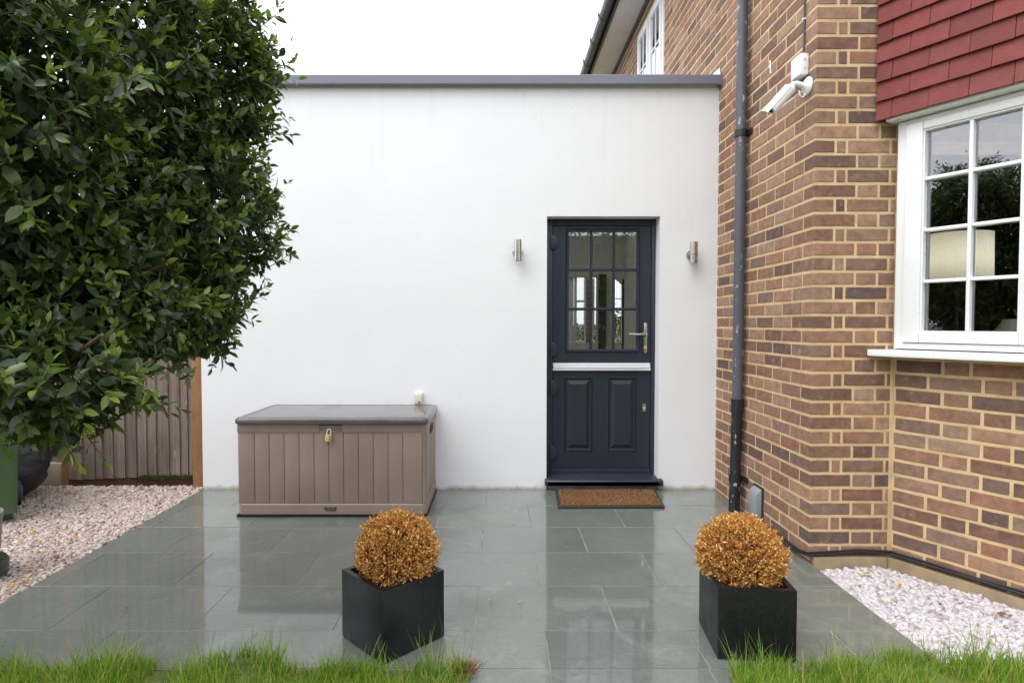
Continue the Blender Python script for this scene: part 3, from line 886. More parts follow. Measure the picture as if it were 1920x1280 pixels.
# the largest bricks in the picture become parts of their own, the rest one part for each wall
fpx, pit = 1118.0, math.atan(34 / 1118)
def project(q):
    d = Vector(q) - Vector((0, 0, 1.258))
    zc = d.y * math.cos(pit) - d.z * math.sin(pit)
    yc = d.y * math.sin(pit) + d.z * math.cos(pit)
    if zc < 0.1:
        return None
    return 933 + fpx * d.x / zc, 640 - fpx * yc / zc, zc
def shown_area(me, mt):
    c_ = project(mt.translation)
    if c_ is None or not (-5 < c_[0] < 1925 and -5 < c_[1] < 1285):
        return 0
    ps = [project(mt @ v.co) for v in me.vertices]
    ps = [q for q in ps if q]
    return (max(q[0] for q in ps) - min(q[0] for q in ps)) * (max(q[1] for q in ps) - min(q[1] for q in ps))
scored = sorted(bricks, key=lambda b_: -shown_area(b_[1], b_[2]))
def join_pieces(name, items, mat, parent):
    vs, fs, n = [], [], 0
    for me, mt in items:
        vs += [tuple(mt @ v.co) for v in me.vertices]
        fs += [tuple(i + n for i in p.vertices) for p in me.polygons]
        n += len(me.vertices)
    me = bpy.data.meshes.new(name)
    me.from_pydata(vs, [], fs)
    me.materials.append(M[mat])
    return tag(link(name, me, parent), kind='stuff')
NB = 300
for w_, me, mt in scored[:NB]:
    o = link('brick', me, w_)
    o.matrix_basis = mt
for w_ in (side_wall, pier_wall, bay_wall):
    it = [(me, mt) for ww, me, mt in scored[NB:] if ww is w_]
    if it:
        join_pieces('brickwork', it, 'brick', w_)

# vertical mortar fillet in the inner corner, plinth
MB().box(XB - 0.012, XB + 0.012, YC - 0.006, YC + 0.01, -0.05, 1.088).build('mortar_fillet', 'mortar', house, bevel=0.003)
MB().box(XS + 0.012, XB - 0.03, YC - 0.034, YC + 0.1, -0.12, 0.029).build('plinth', 'concrete', house, bevel=0.006)
pl = MB(); bay_box(pl, -0.035, BL, 0.034, -0.1, -0.12, 0.0275); pl.build('plinth', 'concrete', house, bevel=0.006)

# front of the bay beyond the angled side (only its edge can be seen)
e = bay(BL, 0, 0)
fb = MB(); fb.box(e.x + 0.01, e.x + 2.2, e.y + 0.005, e.y + 0.24, -0.08, 1.088)
fb.build('bay_front_wall', 'mortar', house)

sp_ = [(XS - 0.0012, 3.655 + 0.030 * u_, 2.805 + 0.045 * v_) for u_, v_ in ((-.5, -1), (.2, -.7), (.1, -.2), (.55, .1), (.3, .55), (.5, 1), (-.1, .9), (-.35, .2), (-.2, -.3))]
MB().prism(sp_, (0.0006, 0, 0)).build('paint_splash', 'pvc', house)

# ---- bay window
OFF = 0.045
win = MB()
FZ0, FZ1 = 1.128, 2.285
bay_box(win, 0.018, 0.060, OFF - 0.012, -0.06, FZ0, FZ1)            # outer frame, left
bay_box(win, 0.060, 0.70, OFF - 0.012, -0.06, FZ0, 1.158)          # outer frame, bottom
bay_box(win, 0.060, 0.70, OFF - 0.012, -0.06, 2.262, FZ1)          # outer frame, top
bay_box(win, 0.612, 0.70, OFF - 0.012, -0.06, 1.158, 2.262)        # corner post
bwin = win.build('bay_window', 'pvc', house, bevel=0.005)
sash = MB()
for a, b_, c_, d_ in ((0.064, 0.140, 1.162, 2.258), (0.536, 0.608, 1.162, 2.258), (0.140, 0.536, 1.162, 1.212), (0.140, 0.536, 2.218, 2.258)):
    bay_box(sash, a, b_, OFF + 0.006, -0.045, c_, d_)
sash.build('sash', 'pvc', bwin, bevel=0.006)
bead_ = MB()
for a, b_, c_, d_ in ((0.1405, 0.148, 1.213, 2.217), (0.5285, 0.5355, 1.213, 2.217), (0.148, 0.5285, 1.213, 1.221), (0.148, 0.5285, 2.210, 2.217)):
    bay_box(bead_, a, b_, OFF - 0.003, -0.03, c_, d_)
bead_.build('glazing_bead', 'pvc', bwin)
gb = MB(); bay_box(gb, 0.331, 0.347, OFF - 0.006, -0.012, 1.2215, 2.2095); gb.build('glazing_bar', 'pvc', bwin, bevel=0.003)
zb = [1.467, 1.721, 1.975]
for z in zb:
    for a, b_ in ((0.1485, 0.3305), (0.3475, 0.528)):
        gb = MB(); bay_box(gb, a, b_, OFF - 0.007, -0.012, z - 0.008, z + 0.008); gb.build('glazing_bar', 'pvc', bwin, bevel=0.003)
zz = [1.2215] + zb + [2.2095]
for j in range(4):
    for a, b_ in ((0.1485, 0.339), (0.339, 0.528)):
        pn = MB(); bay_box(pn, a, b_, 0.012, 0.008, zz[j], zz[j + 1]); pn.build('pane', 'glass', bwin)
sl = MB()
s0 = bay(-0.062, 0.125, 0); s1 = bay(0.84, 0.125, 0); s2 = bay(0.84, -0.08, 0); s3 = bay(0.02, -0.08, 0)
sl.prism([(s0.x, s0.y, 1.088), (s1.x, s1.y, 1.088), (s2.x, s2.y, 1.088), (s3.x, s3.y, 1.088), (s0.x, YC - 0.003, 1.088)], (0, 0, 0.034))
sl.build('sill', 'pvc', bwin, bevel=0.006)
# front light of the bay, past the corner post
fr_ = MB()
c0 = bay(0.70, OFF - 0.012, 0)
for a, b_, z0_, z1_ in ((0.0, 0.09, FZ0, FZ1), (1.6, 1.7, FZ0, FZ1), (0.09, 1.6, FZ0, 1.21), (0.09, 1.6, 2.22, FZ1)):
    fr_.box(c0.x + 0.003 + a, c0.x + 0.003 + b_, c0.y, c0.y + 0.07, z0_, z1_)
fwn = fr_.build('bay_front_window', 'pvc', house, bevel=0.004)
MB().box(c0.x + 0.094, c0.x + 1.602, c0.y + 0.02, c0.y + 0.025, 1.211, 2.219).build('pane', 'glass', fwn)

# ---- tile hanging above the bay window
th_core = MB()
bay_box(th_core, 0.0, BL + 0.1, 0.082, -0.2, 2.315, 3.9)
tile_panel = th_core.build('tile_hanging', 'void', house)
eave = MB(); bay_box(eave, -0.01, BL + 0.08, 0.098, -0.08, 2.288, 2.3135); eave.build('soffit_board', 'pvc', house, bevel=0.003)
TW, TG = 0.1655, 0.0975
tile_items = []
tcache = {}
def tile_mesh(L, var):
    key = (round(L, 3), var)
    if key not in tcache:
        rr = random.Random(hash(key) & 0xfff)
        m = MB()
        h_, d_ = TG + 0.05, 0.013
        j = lambda s: rr.uniform(-s, s)
        b0 = [(-L / 2, 0, 0 + j(.001)), (0, 0.0005, j(.0008)), (L / 2, 0, j(.001))]
        front = b0 + [(L / 2, 0.0245, h_), (0, 0.0245, h_), (-L / 2, 0.0245, h_)]
        back = [(x, y + d_, z) for x, y, z in front]
        m.loft([front, back])
        tcache[key] = m.mesh('tile', 'tile', bevel=0.0014, seg=1)
    return tcache[key]
for r_ in range(16):
    z = 2.300 + r_ * TG
    tt = -0.052
    first = 0.075 if r_ % 2 == 0 else 0.158
    L = first
    while tt < BL + 0.06:
        e = min(L, BL + 0.10 - tt)
        c_ = bay(tt + e / 2, 0.120 + random.uniform(-.0015, .0015), 0)
        mt = Matrix.Translation((c_.x, c_.y, z + random.uniform(-.001, .001))) @ Matrix.Rotation(TH_B, 4, 'Z') @ Matrix.Rotation(random.uniform(-.005, .005), 4, 'Y')
        o = link('tile', tile_mesh(e - 0.002, random.randrange(3)), tile_panel)
        o.matrix_basis = mt
        tt += e
        L = TW
MB().add([bay(-0.055, 0.1, 3.86), bay(BL + .1, 0.13, 3.86), bay(BL + .1, -0.2, 4.2), bay(-.055, -.2, 4.2)], [(0, 1, 2, 3)]).build('bay_roof', 'tile', house)

# ---- upper window in the side wall
uw = MB()
X0_, X1_ = XS - 0.012, XS + 0.05
def ubox(m, a, b_, z0_, z1_, x0=X0_, x1=X1_):
    m.box(x0, x1, a, b_, z0_, z1_)
ubox(uw, WINY0, WINY0 + 0.05, WINZ0, WINZ1); ubox(uw, WINY1 - 0.05, WINY1, WINZ0, WINZ1)
ubox(uw, WINY0 + 0.05, WINY1 - 0.05, WINZ1 - 0.05, WINZ1); ubox(uw, WINY0 + 0.05, WINY1 - 0.05, WINZ0, WINZ0 + 0.05)
ym = (WINY0 + WINY1) / 2
ubox(uw, ym - 0.03, ym + 0.03, WINZ0 + 0.05, WINZ1 - 0.05)
up_win = uw.build('upper_window', 'pvc', house, bevel=0.004)
for a, b_ in ((WINY0 + 0.052, ym - 0.032), (ym + 0.032, WINY1 - 0.052)):
    m = MB(); z0_, z1_ = WINZ0 + 0.052, WINZ1 - 0.052
    for q in ((a, a + 0.055, z0_, z1_), (b_ - 0.055, b_, z0_, z1_), (a + 0.055, b_ - 0.055, z0_, z0_ + 0.06), (a + 0.055, b_ - 0.055, z1_ - 0.055, z1_)):
        ubox(m, *q, x0=XS - 0.028, x1=XS + 0.02)
    m.build('sash', 'pvc', up_win, bevel=0.004)
    MB().box(XS - 0.012, XS - 0.008, a + 0.055, b_ - 0.055, z0_ + 0.06, z1_ - 0.055).build('pane', 'glass', up_win)
    ym2 = (a + b_) / 2
    MB().box(XS - 0.018, XS - 0.013, ym2 - 0.009, ym2 + 0.009, z0_ + 0.06, z1_ - 0.055).build('glazing_bar', 'pvc', up_win)
    for z in (3.81, 4.13):
        MB().box(XS - 0.0175, XS - 0.0135, a + 0.055, b_ - 0.055, z - 0.009, z + 0.009).build('glazing_bar', 'pvc', up_win)

# ---- eaves: soffit, fascia, gutter, roof slope
MB().box(1.335, XS + 0.24, YC - 0.35, 9.6, 4.785, 4.80).build('soffit', 'soffit', house)
MB().box(XS - 0.035, XS - 0.003, YC - 0.3, 9.6, 4.742, 4.784).build('frieze_board', 'gutter', house)
MB().box(1.312, 1.3345, YC - 0.35, 9.6, 4.775, 4.93).build('fascia', 'gutter', house)
gut = MB()
half = [(1.262 + 0.058 * math.cos(a), 4.88 + 0.075 * math.sin(a)) for a in [math.pi + math.pi * k / 10 for k in range(11)]]
inner = [(1.262 + 0.053 * math.cos(a), 4.88 + 0.070 * math.sin(a)) for a in [2 * math.pi - math.pi * k / 10 for k in range(11)]]
gut.prism([(x - 0.008, YC - 0.35, z) for x, z in half + inner], (0, 9.6 - YC + 0.35, 0))
gutter = gut.build('gutter', 'gutter', house, smooth=True, angle=40)
for y in [3.4 + 0.62 * k for k in range(10)]:
    m = MB()
    ho = [(1.254 + 0.066 * math.cos(a), 4.88 + 0.084 * math.sin(a)) for a in [math.pi + math.pi * k / 10 for k in range(11)]]
    hi = [(1.254 + 0.0585 * math.cos(a), 4.88 + 0.0755 * math.sin(a)) for a in [2 * math.pi - math.pi * k / 10 for k in range(11)]]
    m.prism([(x, y, z) for x, z in ho + hi], (0, 0.05, 0))
    m.box(1.185, 1.196, y, y + 0.05, 4.8805, 4.91)
    m.build('gutter_union', 'gutter', gutter)
MB().prism([(1.24, YC - 0.35, 4.935), (5.6, YC - 0.35, 7.6), (5.6, YC - 0.35, 7.5), (1.3, YC - 0.35, 4.90)], (0, 9.6 - YC + 0.35, 0)).build('roof', 'tile', house)
# closed body of the house behind the walls: far walls, floors
bodyb = MB()
bodyb.box(6.9, 7.1, YC, 9.6, -0.08, 4.8)
bodyb.box(XS + 0.24, 6.9, 9.4, 9.6, 2.6, 4.8)
bodyb.box(4.3, 6.9, YC, YC + 0.24, -0.08, 4.8)
bodyb.box(3.2, 4.3, YC + 0.005, YC + 0.24, 2.3, 4.79)
bodyb.build('outer_wall', 'mortar', house)
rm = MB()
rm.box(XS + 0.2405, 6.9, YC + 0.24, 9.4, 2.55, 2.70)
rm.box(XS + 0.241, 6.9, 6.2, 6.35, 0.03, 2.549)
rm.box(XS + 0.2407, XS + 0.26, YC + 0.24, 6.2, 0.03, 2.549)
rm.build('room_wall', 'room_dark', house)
q1 = bay(BL, -0.1, 0)
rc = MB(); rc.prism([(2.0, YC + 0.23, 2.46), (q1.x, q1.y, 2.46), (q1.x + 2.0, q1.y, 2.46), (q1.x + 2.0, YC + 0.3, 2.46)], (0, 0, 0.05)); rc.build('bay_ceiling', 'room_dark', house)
rfz = MB(); rfz.box(XS + 0.24, 6.9, YC, 9.4, -0.06, 0.03); rfz.build('room_floor', 'floor', house)

# ------------------------------------------------------------------ things fixed to the brick wall
dp = thing('downpipe', (1.585, 3.97, 0), 'grey painted downpipe with flaking spots, black at its foot, on brick wall', 'downpipe')
PXc = lambda z: 1.588 + 0.012 * min(1, z / 0.75)
MB().tube([(1.602, 3.97, 0.74), (1.604, 3.97, 2.5), (1.604, 3.97, 4.55)], 0.0345, 24).build('pipe', 'pipe', dp, smooth=True, angle=60)
MB().tube([(1.604, 3.97, 4.55), (1.56, 3.97, 4.68), (1.30, 3.97, 4.76), (1.262, 3.97, 4.83)], 0.0345, 20).build('swan_neck', 'pipe', dp, smooth=True, angle=60)
MB().tube([(1.588, 3.968, 0.004), (1.590, 3.968, 0.10), (1.601, 3.97, 0.70)], 0.036, 24).build('lower_pipe', 'pipe_black', dp, smooth=True, angle=60)
MB().tube([(1.601, 3.97, 0.665), (1.602, 3.97, 0.755)], 0.0415, 24).build('socket', 'pipe_black', dp, smooth=True, angle=60)
for z, xx, mt_ in ((2.505, 1.604, 'black_plastic'), (0.222, 1.593, 'black_plastic')):
    b_ = MB().tube([(xx, 3.97, z - 0.022), (xx, 3.97, z + 0.022)], 0.041, 24).build('bracket', mt_, dp, smooth=True, angle=60)
    m = MB().box(xx + 0.03, XS, 3.958, 3.982, z - 0.018, z + 0.018)
    m.box(XS - 0.012, XS - 0.001, 3.89, 3.96, z - 0.02, z + 0.02)
    m.build('lug', mt_, b_, bevel=0.004)

cm = thing('security_camera', (XS, 3.21, 2.50), 'white bullet security camera pointing down from the brick corner', 'camera')
mm = Matrix.Translation((XS - 0.0005, 3.205, 2.515)) @ Matrix.Rotation(R(-90), 4, 'Y')
MB().lathe([(0.047, 0), (0.047, 0.006), (0.040, 0.014), (0.022, 0.022), (0.018, 0.03)], (0, 0, 0), 28, mm).build('base_plate', 'pvc', cm, smooth=True)
MB().tube([(XS - 0.028, 3.205, 2.517), (XS - 0.066, 3.203, 2.527), (XS - 0.084, 3.201, 2.523), (XS - 0.096, 3.20, 2.505)], [0.0155, 0.0145, 0.0155, 0.014], 16).build('arm', 'pvc', cm, smooth=True)
MB().tube([(XS - 0.016, 3.2, 2.475), (XS - 0.034, 3.197, 2.452), (XS - 0.048, 3.197, 2.462), (XS - 0.052, 3.20, 2.49)], 0.0035, 8).build('cable_loop', 'pvc', cm, smooth=True)
ca, cb = Vector((XS - 0.087, 3.2, 2.512)), Vector((XS - 0.212, 3.20, 2.372))
dirc = (cb - ca).normalized()
MB().tube([ca + dirc * 0.0, ca + dirc * 0.012, ca + dirc * 0.03, cb - dirc * 0.018, cb - dirc * 0.016], [0.016, 0.0265, 0.0285, 0.0285, 0.025], 24).build('body', 'pvc', cm, smooth=True)
MB().tube([cb - dirc * 0.0165, cb - dirc * 0.0152], 0.0150, 20).build('lens', 'void', cm)
# sun shield: a bent plate over the upper left side of the body
up_n = Vector((-dirc.z, 0, dirc.x))
if up_n.z < 0: up_n = -up_n
sd = dirc.cross(up_n)
def arcring(c, r, n=12, a0=-75, a1=75):
    return [c + up_n * (r * math.cos(R(a0 + (a1 - a0) * k / n))) + sd * (r * math.sin(R(a0 + (a1 - a0) * k / n))) for k in range(n + 1)]
m = MB()
s0_, s1_ = ca + dirc * 0.02, cb + dirc * 0.018
m.loft([arcring(s0_, 0.0345) + arcring(s0_, 0.0315)[::-1], arcring(s1_, 0.0345) + arcring(s1_, 0.0315)[::-1]])
m.build('sun_shield', 'pvc', cm, smooth=True, angle=40)

jb = thing('junction_box', (XS, 3.25, 2.58), 'square white cable junction box above the security camera', 'junction box')
MB().box(XS - 0.047, XS - 0.0005, 3.203, 3.305, 2.578, 2.688).build('body', 'pvc', jb, bevel=0.006)
for z in (2.657, 2.612):
    MB().lathe([(0.0075, 0), (0.0075, 0.002), (0.005, 0.0025)], (0, 0, 0), 14, Matrix.Translation((XS - 0.022, 3.2035, z)) @ Matrix.Rotation(R(90), 4, 'X')).build('knockout', 'pvc_old', jb, smooth=True)
cc = MB().tube([(XS - 0.008, 3.245, 2.686), (XS - 0.007, 3.244, 2.80), (XS - 0.006, 3.246, 3.0), (XS - 0.007, 3.243, 3.4), (XS - 0.007, 3.25, 4.7)], 0.0055, 8).build('camera_cable', 'gutter', smooth=True)
tag(cc, 'thin grey cable running up the brick wall from the junction box', 'cable')
for z in (2.70, 2.885):
    MB().box(XS - 0.016, XS - 0.0005, 3.238, 3.253, z - 0.004, z + 0.004).build('clip', 'pvc', cc)

vt = thing('vent_cover', (XS, 3.73, 0.03), 'grey plastic cover with sloped top low on the brick wall', 'vent cover')
m = MB()
m.prism([(XS - 0.0005, 3.672, 0.036), (XS - 0.046, 3.672, 0.036), (XS - 0.050, 3.672, 0.165), (XS - 0.040, 3.672, 0.200), (XS - 0.012, 3.672, 0.226), (XS - 0.0005, 3.672, 0.230)], (0, 0.115, 0))
m.build('hood', plain('grey_cover_plastic', srgb(140, 143, 150), 0.4), vt, bevel=0.008)
MB().box(XS - 0.012, XS - 0.0002, 3.665, 3.794, 0.03, 0.236).build('back_plate', 'rubber', vt)

cabs = []
for i, (dz, do) in enumerate(((0.0, 0.010), (0.011, 0.007), (0.004, 0.021))):
    pts = [(XS - 0.012 - do, 3.66 - i * .02, 0.012 + dz), (XS - 0.012 - do, 3.40, 0.015 + dz + .008 * math.sin(i)), (XS - 0.014 - do, 3.2, 0.022 + dz), (XS - 0.008 - do * .6, YC - 0.008 - do, 0.036 + dz), (XS + 0.10, YC - do - 0.004, 0.040 + dz), (1.9, YC - do - 0.004, 0.046 + dz + 0.004 * i), (XB - 0.06, YC - do - 0.006, 0.046 + dz)]
    for tt in (0.02, 0.2, 0.4, 0.6, 0.78):
        q = bay(tt, do + 0.006, 0.045 + dz + random.uniform(-.003, .003))
        pts.append(tuple(q))
    o = MB().tube(pts, 0.0062, 8).build('ground_cable', 'black_plastic', smooth=True)
    tag(o, ('black cable along the foot of the brick wall, lowest against it', 'black cable along the foot of the brick wall, uppermost of the bundle', 'black cable along the foot of the brick wall, outermost of the bundle')[i], 'cable', 'cables along the wall foot')

# ------------------------------------------------------------------ storage box
BX0, BX1, BY0, BY1 = -1.690, -0.462, 3.845, 4.462
sb = thing('storage_box', (-1.076, 4.15, 0), 'taupe plastic garden storage box with wet grey lid', 'storage box')
ft = MB().box(BX0 - 0.006, BX1 + 0.004, BY0 - 0.008, BY1, 0.002, 0.018); ft.build('foot', 'void', sb, bevel=0.003)
def rounded_rect(x0, x1, y0, y1, r, z, n=5):
    out = []
    for cx, cy, a0 in ((x1 - r, y1 - r, 0), (x0 + r, y1 - r, 90), (x0 + r, y0 + r, 180), (x1 - r, y0 + r, 270)):
        for k in range(n + 1):
            a = R(a0 + 90 * k / n)
            out.append((cx + r * math.cos(a), cy + r * math.sin(a), z))
    return out
core_ = MB().loft([rounded_rect(BX0 + .012, BX1 - .012, BY0 + .012, BY1 - .008, 0.02, 0.02), rounded_rect(BX0 + .012, BX1 - .012, BY0 + .012, BY1 - .008, 0.02, 0.60)])
core_.build('body', 'box', sb, smooth=True, angle=40)
bs = MB().loft([rounded_rect(BX0, BX1, BY0, BY1, 0.03, 0.016), rounded_rect(BX0, BX1, BY0, BY1, 0.03, 0.078), rounded_rect(BX0 + .003, BX1 - .003, BY0 + .003, BY1, 0.03, 0.083), rounded_rect(BX0 + .010, BX1 - .010, BY0 + .010, BY1 - .01, 0.025, 0.0865)])
bs.build('base_band', 'box', sb, smooth=True, angle=30)
# top rim with the notch for the lock
rim = MB()
rim.box(BX0 + 0.001, -1.158, BY0 + 0.001, BY0 + 0.03, 0.551, 0.603)
rim.box(-1.010, BX1 - 0.03, BY0 + 0.001, BY0 + 0.03, 0.551, 0.603)
rim.box(-1.1579, -1.0101, BY0 + 0.022, BY0 + 0.0295, 0.552, 0.602)
rim.box(-1.1579, -1.0101, BY0 + 0.0015, BY0 + 0.022, 0.551, 0.561)
rim.build('rim', 'box', sb, bevel=0.002)
rim2 = MB().prism([(BX1 - .0299, BY0 + .001, 0.551), (BX1 - .008, BY0 + .002, 0.551), (BX1 - .0005, BY0 + .010, 0.551), (BX1 - .0005, BY1 - .02, 0.551), (BX1 - .03, BY1 - .02, 0.551)], (0, 0, 0.052))
rim2.build('side_rim', 'box', sb)
edges_px = [-1.688, -1.580, -1.484, -1.387, -1.290, -1.193, -1.097, -1.001, -0.905, -0.808, -0.712, -0.616, -0.488]
for a, b_ in zip(edges_px[:-1], edges_px[1:]):
    wide = b_ > -0.5
    m = MB().box(a + 0.002, b_ - 0.002, BY0 + (0.003 if wide else 0.0055), BY0 + 0.0125, 0.0868, 0.5505)
    m.build('front_panel', 'box', sb, bevel=0.0025)
# rounded corner stiles with a thumb recess
cs = MB()
cs.prism([(-0.4875, BY0 + .003, 0.087), (-0.475, BY0 + .004, 0.087), (-0.464, BY0 + .015, 0.087), (-0.463, BY0 + .06, 0.087), (-0.475, BY0 + .06, 0.087), (-0.4875, BY0 + .02, 0.087)], (0, 0, 0.4635))
cs.build('corner_stile', 'box', sb, smooth=True, angle=50)
gr = MB().box(-0.512, -0.4915, BY0 + .0005, BY0 + 0.006, 0.16, 0.505); gr.build('corner_rib', 'box', sb, bevel=0.004)
for a, b_ in ((3.91, 4.04), (4.04, 4.17), (4.17, 4.30), (4.30, 4.44)):
    m = MB().box(BX1 - 0.0125, BX1 - 0.004, a + .002, b_ - .002, 0.0868, 0.5505); m.build('side_panel', 'box', sb, bevel=0.002)
m = MB().box(BX1 - 0.004, BX1 - 0.0002, 4.08, 4.24, 0.50, 0.56); m.build('side_handle', 'void', sb)
lid = MB().loft([rounded_rect(BX0 - .006, BX1 + .006, BY0 - .012, BY1 + .012, 0.035, 0.606), rounded_rect(BX0 - .014, BX1 + .012, BY0 - .020, BY1 + .015, 0.04, 0.610),
                 rounded_rect(BX0 - .016, BX1 + .014, BY0 - .022, BY1 + .016, 0.04, 0.622), rounded_rect(BX0 - .015, BX1 + .013, BY0 - .021, BY1 + .016, 0.04, 0.636),
                 rounded_rect(BX0 - .006, BX1 + .005, BY0 - .012, BY1 + .010, 0.035, 0.6465), rounded_rect(BX0 + .020, BX1 - .02, BY0 + .014, BY1 - .012, 0.03, 0.649),
                 rounded_rect(BX0 + .024, BX1 - .024, BY0 + .018, BY1 - .016, 0.03, 0.6465), rounded_rect(BX0 + .06, BX1 - .06, BY0 + .06, BY1 - .06, 0.02, 0.6475)])
lid.build('lid', 'lid', sb, smooth=True, angle=50)
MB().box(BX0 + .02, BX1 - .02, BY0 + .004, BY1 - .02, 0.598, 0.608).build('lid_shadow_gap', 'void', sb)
bgm = MB()
bpts = [(-1.128, 0.062), (-1.044, 0.062), (-1.052, 0.050), (-1.056, 0.041), (-1.116, 0.041), (-1.120, 0.050)]
bgm.prism([(x, BY0 - 0.0035, z) for x, z in bpts], (0, 0.005, 0))
badge = bgm.build('badge', 'badge', sb)
tc = bpy.data.curves.new('badge_letters', 'FONT')
tc.body = 'LIFETIME'; tc.size = 0.0155; tc.extrude = 0.0006; tc.align_x = 'CENTER'; tc.align_y = 'CENTER'
to = bpy.data.objects.new('badge_letters', tc); col.objects.link(to)
dg = bpy.context.evaluated_depsgraph_get()
tme = bpy.data.meshes.new_from_object(to.evaluated_get(dg))
bpy.data.objects.remove(to)
tme.materials.clear(); tme.materials.append(M['badge_text'])
tme.transform(Matrix.Translation((-1.086, BY0 - 0.0042, 0.0515)) @ Matrix.Rotation(R(90), 4, 'X') @ Matrix.Scale(0.92, 4, (1, 0, 0)))
link('badge_letters', tme, badge)
pk = thing('padlock', (-1.089, BY0 - 0.01, 0.51), 'brass combination padlock hanging from the storage box', 'padlock')
rot = Matrix.Translation((-1.089, BY0 - 0.006, 0.575)) @ Matrix.Rotation(R(7), 4, 'Y')
MB().box(-0.019, 0.019, -0.009, 0.005, -0.082, -0.036, rot).build('lock_body', 'brass', pk, bevel=0.003)
for k in range(4):
    MB().box(0.006, 0.0165, -0.0105, -0.0092, -0.076 + k * .0095, -0.070 + k * .0095, rot).build('dial', 'steel', pk)
sp = [(-0.012, 0, -0.038), (-0.012, 0, -0.012)] + [(0.012 * math.cos(a), 0, -0.012 + 0.012 * math.sin(a)) for a in [math.pi * (1 - k / 8) for k in range(1, 8)]] + [(0.012, 0, -0.012), (0.012, 0, -0.038)]
MB().tube([rot @ Vector((x, y - .002, z)) for x, y, z in sp], 0.0034, 10).build('shackle', 'alu', pk, smooth=True)

# ------------------------------------------------------------------ doormat
dm = thing('doormat', (0.79, 4.2, 0), 'brown coir doormat with dark rubber edge in front of the door', 'doormat')
mc = [Vector((0.408, 4.012, 0)), Vector((1.140, 4.022, 0)), Vector((1.185, 4.43, 0)), Vector((0.430, 4.42, 0))]
MB().prism([(v.x, v.y, 0.003) for v in mc], (0, 0, 0.009)).build('rubber_backing', 'rubber', dm, bevel=0.003)
def quad(a, b_):
    return mc[0] * (1 - a) * (1 - b_) + mc[1] * a * (1 - b_) + mc[2] * a * b_ + mc[3] * (1 - a) * b_
ins_ = [quad(a, b_) for a, b_ in ((0.03, 0.045), (0.97, 0.045), (0.97, 0.955), (0.03, 0.955))]
MB().prism([(v.x, v.y, 0.010) for v in ins_], (0, 0, 0.008)).build('coir_base', plain('coir_weave', srgb(96, 64, 38), 0.95, var=0.4, nscale=60, bump=0.6, bscale=300), dm)
mats = []
for k in range(15000):
    q = quad(random.uniform(.03, .97), random.uniform(.045, .955))
    d = (random.gauss(0, .45), random.gauss(0, .45), 1)
    mats.append(frame_from(d, (random.gauss(0, 1), random.gauss(0, 1), 0.1), 1, (q.x, q.y, 0.0185)))
blade = ([(-.0013, 0, 0), (.0013, 0, 0), (0, .011, 0)], [(0, 1, 2)])
tag(cloud('coir_tufts', 'coir', blade, mats, dm), kind='stuff')

